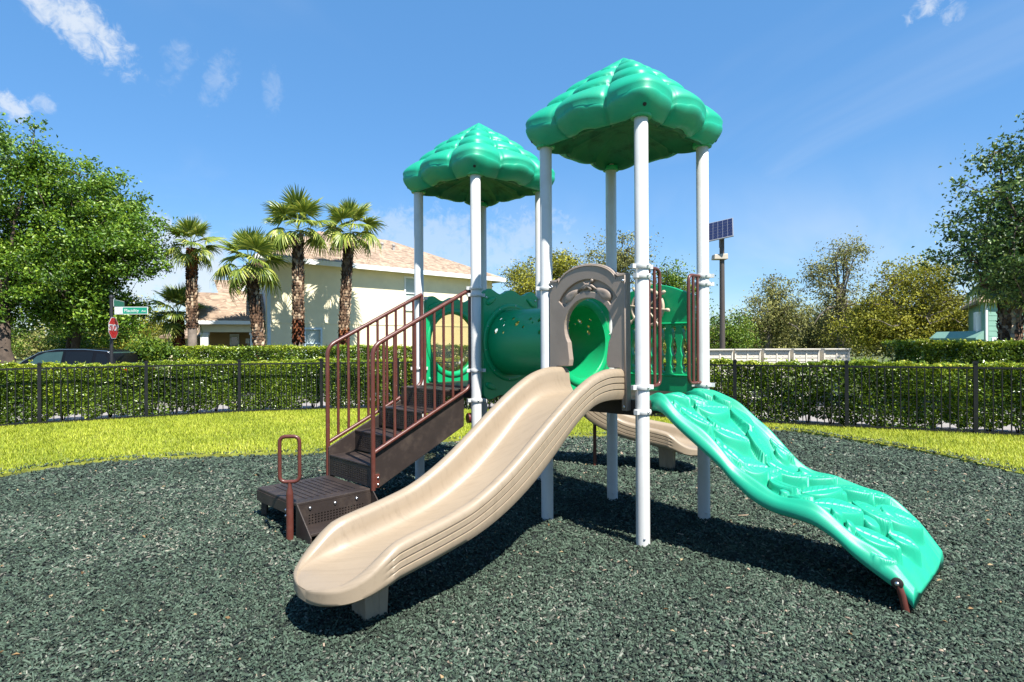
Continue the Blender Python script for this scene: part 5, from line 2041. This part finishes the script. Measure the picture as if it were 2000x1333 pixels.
# ------------------------------------------------------------------ black car
def car():
    M_PAINT = material('black_car_paint', (.004, .004, .005), .35, .1, 2, spec=.25)
    M_CGL = material('car_glass', (.03, .06, .055), .08, .1, 2, spec=.6)  # lightened to teal: a green reflection painted into the glass colour
    M_CGD = material('dark_car_glass', (.006, .007, .008), .12, .1, 2, spec=.35)
    M_TYRE = material('tyre_rubber', (.02, .02, .02), .85, .1)
    M_RIM = material('wheel_alloy', (.5, .5, .52), .3, .05, metal=1)
    M_RED = material('tail_lamp_red', (.45, .015, .012), .2, .05)
    M_LAMP = material('head_lamp', (.7, .7, .7), .1, .05)
    Y = 18.6
    xr = at(270, 700, Y).x
    root = empty('parked_car', (xr - 2.3, Y, -.11), 'black hatchback car parked beyond the hedge behind the stop sign', 'car')
    G = -.11

    def X(s):
        return xr - s            # s metres from the tail towards the nose
    # lower body: stations (s, z low, z belt, half width)
    st_ = [(0.0, .45, .92, .78), (.10, .30, 1.02, .86), (.5, .22, 1.07, .91), (1.6, .20, 1.03, .92), (2.8, .20, .99, .92), (3.4, .22, .96, .91), (4.1, .24, .87, .88), (4.5, .30, .76, .80), (4.62, .42, .66, .70)]
    secs = []
    for s, zl, zb, hw in st_:
        secs.append([(X(s), Y + k * hw * a, G + zl + (zb - zl) * b) for k, a, b in ((-1, .86, 0), (-1, 1, .22), (-1, 1, .70), (-1, .95, 1), (1, .95, 1), (1, 1, .70), (1, 1, .22), (1, .86, 0))])
    m = MB()
    m.loft(secs)
    body = m.build('body', M_PAINT, root, smooth=True, ang=40)
    # cabin
    cab = [(.10, 1.02, 1.06, .84, .80), (.28, 1.05, 1.40, .85, .70), (.50, 1.06, 1.60, .86, .67), (1.2, 1.05, 1.66, .87, .68), (2.0, 1.02, 1.665, .87, .68), (2.55, 1.0, 1.58, .87, .67), (3.0, .985, 1.33, .87, .72), (3.42, .955, .98, .86, .82)]
    secs = [[(X(s), Y - hb, G + z0), (X(s), Y - ht, G + z1 - .03), (X(s), Y - ht * .85, G + z1), (X(s), Y + ht * .85, G + z1), (X(s), Y + ht, G + z1 - .03), (X(s), Y + hb, G + z0)] for s, z0, z1, hb, ht in cab]
    m = MB()
    m.loft(secs)
    cabin = m.build('cabin', M_PAINT, root, smooth=True, ang=30)

    def side(s, z):
        """point on the near flank of the cabin, slightly proud"""
        A = np.array(cab)
        z0, z1, hb, ht = (np.interp(s, A[:, 0], A[:, c]) for c in (1, 2, 3, 4))
        q = min(max((z - z0) / max(z1 - .03 - z0, .01), 0), 1)
        return (X(s), Y - (hb + (ht - hb) * q) - .012, G + z)
    for poly in ([(.34, 1.11), (.80, 1.10), (.80, 1.52), (.62, 1.50), (.46, 1.38)], [(.90, 1.10), (1.72, 1.08), (1.72, 1.57), (1.0, 1.56), (.90, 1.54)], [(1.82, 1.08), (2.95, 1.03), (2.62, 1.44), (2.35, 1.55), (1.82, 1.575)]):
        v = [side(*p) for p in poly]
        v2 = [(x, y + .02, z) for x, y, z in v]
        n = len(v)
        m = MB()
        m.add(v + v2, [tuple(range(n)), tuple(range(2 * n - 1, n - 1, -1))] + [(i, i + n, (i + 1) % n + n, (i + 1) % n) for i in range(n)])
        m.build('side_window', M_CGL if poly[0][0] > 1.8 else M_CGD, cabin)
    for nm, sa, sb, mt in (('windscreen', 2.66, 3.36, M_CGL), ('rear_window', .16, .44, M_CGL)):
        A = np.array(cab)
        f_ = lambda s: [float(np.interp(s, A[:, 0], A[:, c])) for c in (2, 4)]
        (za, ha), (zb, hb) = f_(sa), f_(sb)
        m = MB()
        m.hexa([(X(sa), Y - ha * .78, G + za - .01), (X(sb), Y - hb * .84, G + zb - .01), (X(sb), Y + hb * .84, G + zb - .01), (X(sa), Y + ha * .78, G + za - .01),
                (X(sa), Y - ha * .78, G + za + .012), (X(sb), Y - hb * .84, G + zb + .012), (X(sb), Y + hb * .84, G + zb + .012), (X(sa), Y + ha * .78, G + za + .012)])
        m.build(nm, mt, cabin)
    for s in (.85, 3.75):
        for k in (-1, 1):
            y = Y + k * .82
            R = Matrix.Translation((X(s), y, G + .33)) @ Matrix.Rotation(math.pi / 2, 4, 'X')
            w = MB().lathe([(.20, -.10), (.31, -.10), (.33, -.06), (.33, .06), (.31, .10), (.20, .10)], 28, R).build('wheel', M_TYRE, root, smooth=True, ang=40)
            MB().lathe([(.21, -.105), (.20, -.112), (.06, -.09), (.05, -.11), (.01, -.115)] if k < 0 or True else [], 20, Matrix.Translation((X(s), y, G + .33)) @ Matrix.Rotation(math.pi / 2 * -k, 4, 'X') @ Matrix.Rotation(0, 4, 'Z')).build('rim', M_RIM, w, smooth=True, ang=40)
    M_CHROME = material('bright_trim', (.7, .7, .7), .2, .05, metal=1)
    for k in (-1, 1):
        A = np.array(cab)
        pth = []
        for s_ in (.42, .5, 1.2, 2.0, 2.55, 3.0, 3.40):
            z1, ht = (float(np.interp(s_, A[:, 0], A[:, c])) for c in (2, 4))
            pth.append((X(s_), Y + k * (ht + .004), G + z1 - .022))
        MB().tube(pth, .013, 6).build('roof_trim', M_CHROME, cabin, smooth=True)
        MB().tube([side(.3, 1.085) if k < 0 else (X(.3), Y + .86, G + 1.085), side(2.95, 1.01) if k < 0 else (X(2.95), Y + .88, G + 1.01)], .011, 6).build('belt_trim', M_CHROME, cabin)
        MB().box((X(.06), Y + k * .70, G + 1.05), (.18, .26, .26)).build('tail_lamp', M_RED, root, bev=.03)
        MB().box((X(4.42), Y + k * .66, G + .66), (.30, .26, .13)).build('headlight', M_LAMP, root, bev=.03)
    for s in (1.55, 2.35):
        MB().box((X(s), Y - .925, G + .90), (.16, .03, .028)).build('door_handle', M_PAINT, body, bev=.008)
    MB().box((X(2.95), Y - .98, G + 1.05), (.18, .20, .13)).build('mirror', M_PAINT, cabin, bev=.04)


car()

# ------------------------------------------------------------------ stop sign and street name blades
M_SRED = material('stop_sign_red', (.52, .012, .016), .4, .06)
M_SGREEN = material('street_sign_green', (.01, .24, .15), .4, .05)
M_SWHITE = material('sign_white', (.60, .60, .60), .4, .03)
M_SPOST = material('black_sign_post', (.018, .018, .02), .5, .1)


def text_mesh(txt, size, fn, bold=0.0):
    cu = bpy.data.curves.new('txt', 'FONT')
    cu.body = txt
    cu.size = size
    cu.align_x = 'CENTER'
    cu.align_y = 'CENTER'
    cu.offset = bold
    cu.extrude = .004
    o = bpy.data.objects.new('txt', cu)
    COL.objects.link(o)
    bpy.context.view_layer.update()
    me = bpy.data.meshes.new_from_object(o.evaluated_get(bpy.context.evaluated_depsgraph_get()))
    bpy.data.objects.remove(o)
    for v in me.vertices:
        v.co = Vector(fn(v.co.x, v.co.y, v.co.z))
    me.materials.clear()
    me.materials.append(M_SWHITE)
    return me


def street_sign():
    Y = 16.6
    b = at(218, 700, Y)
    root = empty('street_sign', (b.x, b.y, -.1), 'black post with red STOP octagon and green street name blades', 'street sign')
    MB().lathe([(.042, -.2), (.042, 2.98), (.06, 2.99), (.05, 3.04), (.01, 3.07)], 16).build('sign_post', M_SPOST, root, (b.x, b.y, 0), smooth=True, ang=40)
    MB().lathe([(.09, -.2), (.09, .35), (.05, .42)], 16).build('post_base', M_SPOST, root, (b.x, b.y, 0), smooth=True, ang=40)
    zc = at(221, 641, Y).z
    # octagon seen almost edge on: it faces right and a little to the camera
    ang = math.radians(12)
    n = Vector((math.cos(ang), math.sin(ang), 0))
    ax = Vector((-n.y, n.x, 0))

    def sf(u, w, t):
        p = Vector((b.x, b.y, zc)) + ax * u + n * (.05 + t)
        return (p.x, p.y, zc + w)
    R = .325
    oc = [(R * math.cos(math.pi / 8 + k * math.pi / 4), R * math.sin(math.pi / 8 + k * math.pi / 4)) for k in range(8)]
    pl = plate(oc, [], 0, .004, sf).build('stop_plate', M_SWHITE, root)
    plate([(x * .94, y * .94) for x, y in oc], [], .005, .007, sf).build('red_field', M_SRED, pl)
    link('lettering', text_mesh('STOP', .25, lambda x, y, z: sf(x, y, .0085 + z), .004), pl)
    # name blades
    p0, p1 = at(226, 607, Y), at(291, 607, Y)
    zb = p0.z - .005
    wd = p1.x - p0.x

    def bf(u, w, t):
        return (p0.x + .0 + u, b.y - .045 - t, zb + w)
    bl = plate([(0, -.105), (wd, -.105), (wd, .105), (0, .105)], [], 0, .006, bf).build('name_blade', M_SWHITE, root)
    plate([(.235, -.088), (wd - .02, -.088), (wd - .02, .088), (.235, .088)], [], .007, .009, bf).build('green_field', M_SGREEN, bl)
    em = plate([(.015, -.09), (.225, -.09), (.225, .09), (.015, .09)], [], .007, .009, bf).build('emblem', material('emblem_grey', (.52, .54, .52), .5, .25, 30), bl)
    link('lettering', text_mesh('Placidity', .125, lambda x, y, z: bf(.235 + .245 + x * 1.0, y - .005, .0105 + z), 0), bl)
    link('lettering', text_mesh('Ave', .08, lambda x, y, z: bf(wd - .115 + x, y - .018, .0105 + z), 0), bl)
    # upper blade, turned away
    a2 = math.radians(108)
    d2 = Vector((math.cos(a2), math.sin(a2), 0))

    def uf(u, w, t):
        p = Vector((b.x, b.y, 0)) + d2 * u + Vector((d2.y, -d2.x, 0)) * (.05 + t)
        return (p.x, p.y, zb + .225 + w)
    ub = plate([(.0, -.10), (.95, -.10), (.95, .10), (.0, .10)], [], 0, .006, uf).build('name_blade', M_SWHITE, root)
    plate([(.02, -.085), (.93, -.085), (.93, .085), (.02, .085)], [], .007, .009, uf).build('green_field', M_SGREEN, ub)


street_sign()

# ------------------------------------------------------------------ cluster mail boxes
M_MAIL = material('sandstone_mailbox_paint', (.64, .585, .49), .5, .04, 4, dirt=(.45, .4, .33), dscale=4, damt=.2)


def mailboxes():
    Y = 17.2
    xs_ = [(1388 - 42, 1434), (1437, 1489), (1494, 1547), (1551, 1606), (1609, 1667)]
    where = ['mail cabinet nearest the solar lamp pole, partly behind the white post', 'second mail cabinet from the solar lamp pole', 'middle mail cabinet of the five in the row', 'fourth mail cabinet, second from the right end of the row', 'last mail cabinet at the right end of the row']
    dm_ = MB().box((0, 0, 0), (.318, .016, .080)).box((0, -.011, .012), (.05, .008, .014)).box((-.13, -.010, -.02), (.018, .006, .018)).mesh('mail_door', M_MAIL)
    for (x0, x1), lb in zip(xs_, where):
        a, b = at(x0, 686, Y), at(x1, 686, Y)
        w = .755
        c = (a.x + b.x) / 2 if x0 > 1400 else b.x - w / 2
        top = 1.42
        root = empty('mailbox', (c, Y, -.03), lb, 'mailbox', 'mail cabinets in a row')
        m = MB()
        # shell: back, sides, top, bottom, centre rail
        m.box((c, Y + .285, 1.02), (w - .004, .29, .796)).box((c - w / 2 + .02, Y + .16, 1.02), (.04, .14, .80)).box((c + w / 2 - .02, Y + .16, 1.02), (.04, .14, .80))
        m.box((c, Y + .11, 1.40), (w - .085, .04, .04)).box((c, Y + .11, .64), (w - .085, .04, .04)).box((c, Y + .112, 1.02), (.035, .035, .715))
        m.box((c, Y + .24, 1.437), (w + .012, .42, .03))
        m.build('cabinet', M_MAIL, root)
        MB().box((c, Y + .28, .31), (.28, .20, .61)).box((c, Y + .28, .0), (.46, .40, .05)).build('pedestal', M_MAIL, root)
        for i in range(2):
            for j in range(7):
                link('mail_door', dm_, root, (c + (-.181 if i == 0 else .181), Y + .118, 1.325 - j * .1))


mailboxes()


# ------------------------------------------------------------------ solar lamp
def solar_lamp():
    Y = 24.0
    b = at(1411, 690, Y)
    M_POLE = material('bronze_pole', (.075, .06, .05), .5, .1)
    M_CELL = material('solar_cell', (.012, .014, .045), .12, .15, 8, spec=.7)
    root = empty('solar_lamp', (b.x, b.y, -.1), 'tall bronze lamp pole with tilted solar panel on top', 'lamp post')
    zt = at(1408, 470, Y).z
    MB().tube([(b.x, b.y, -.2), (b.x, b.y, 3.0), (b.x, b.y, zt - .25)], [.115, .105, .095], 14).build('pole', M_POLE, root, smooth=True, ang=50)
    MB().box((b.x - .01, b.y, zt - .12), (.16, .18, .34)).tube([(b.x - .16, b.y, zt + .10), (b.x, b.y, zt), (b.x + .12, b.y, zt + .12)], .03, 8).build('mount', M_POLE, root, bev=.01)
    c = at(1407, 449, Y)
    wv = Vector((.86, -.45, .14)).normalized()
    hv = Vector((.25, .71, .75)).normalized()
    hv = (hv - wv * hv.dot(wv)).normalized()
    n = wv.cross(hv)
    if n.y > 0:
        n = -n

    def pf(u, v, t):
        return tuple(c + wv * u + hv * v + n * t)
    fr = plate([(-.50, -.63), (.50, -.63), (.50, .63), (-.50, .63)], [], -.03, .015, pf).build('solar_panel', material('panel_frame_grey', (.45, .45, .46), .4, .05, metal=.6), root)
    for i in range(5):
        for j in range(6):
            u0, v0 = -.475 + i * .19, -.60 + j * .2
            plate([(u0 + .006, v0 + .006), (u0 + .184, v0 + .006), (u0 + .184, v0 + .193), (u0 + .006, v0 + .193)], [], .016, .02, pf).build('solar_cell', M_CELL, fr)
    f0, f1 = at(1392, 503, Y), at(1419, 503, Y)
    m = MB().hexa([(f0.x, Y - .2, f0.z - .10), (f1.x, Y - .2, f0.z - .10), (f1.x, Y + .2, f0.z - .10), (f0.x, Y + .2, f0.z - .10), (f0.x + .02, Y - .18, f0.z + .10), (f1.x, Y - .18, f0.z + .13), (f1.x, Y + .18, f0.z + .13), (f0.x + .02, Y + .18, f0.z + .10)])
    m.build('lamp_head', material('fixture_tan', (.42, .37, .29), .5, .05), root, bev=.02)


solar_lamp()
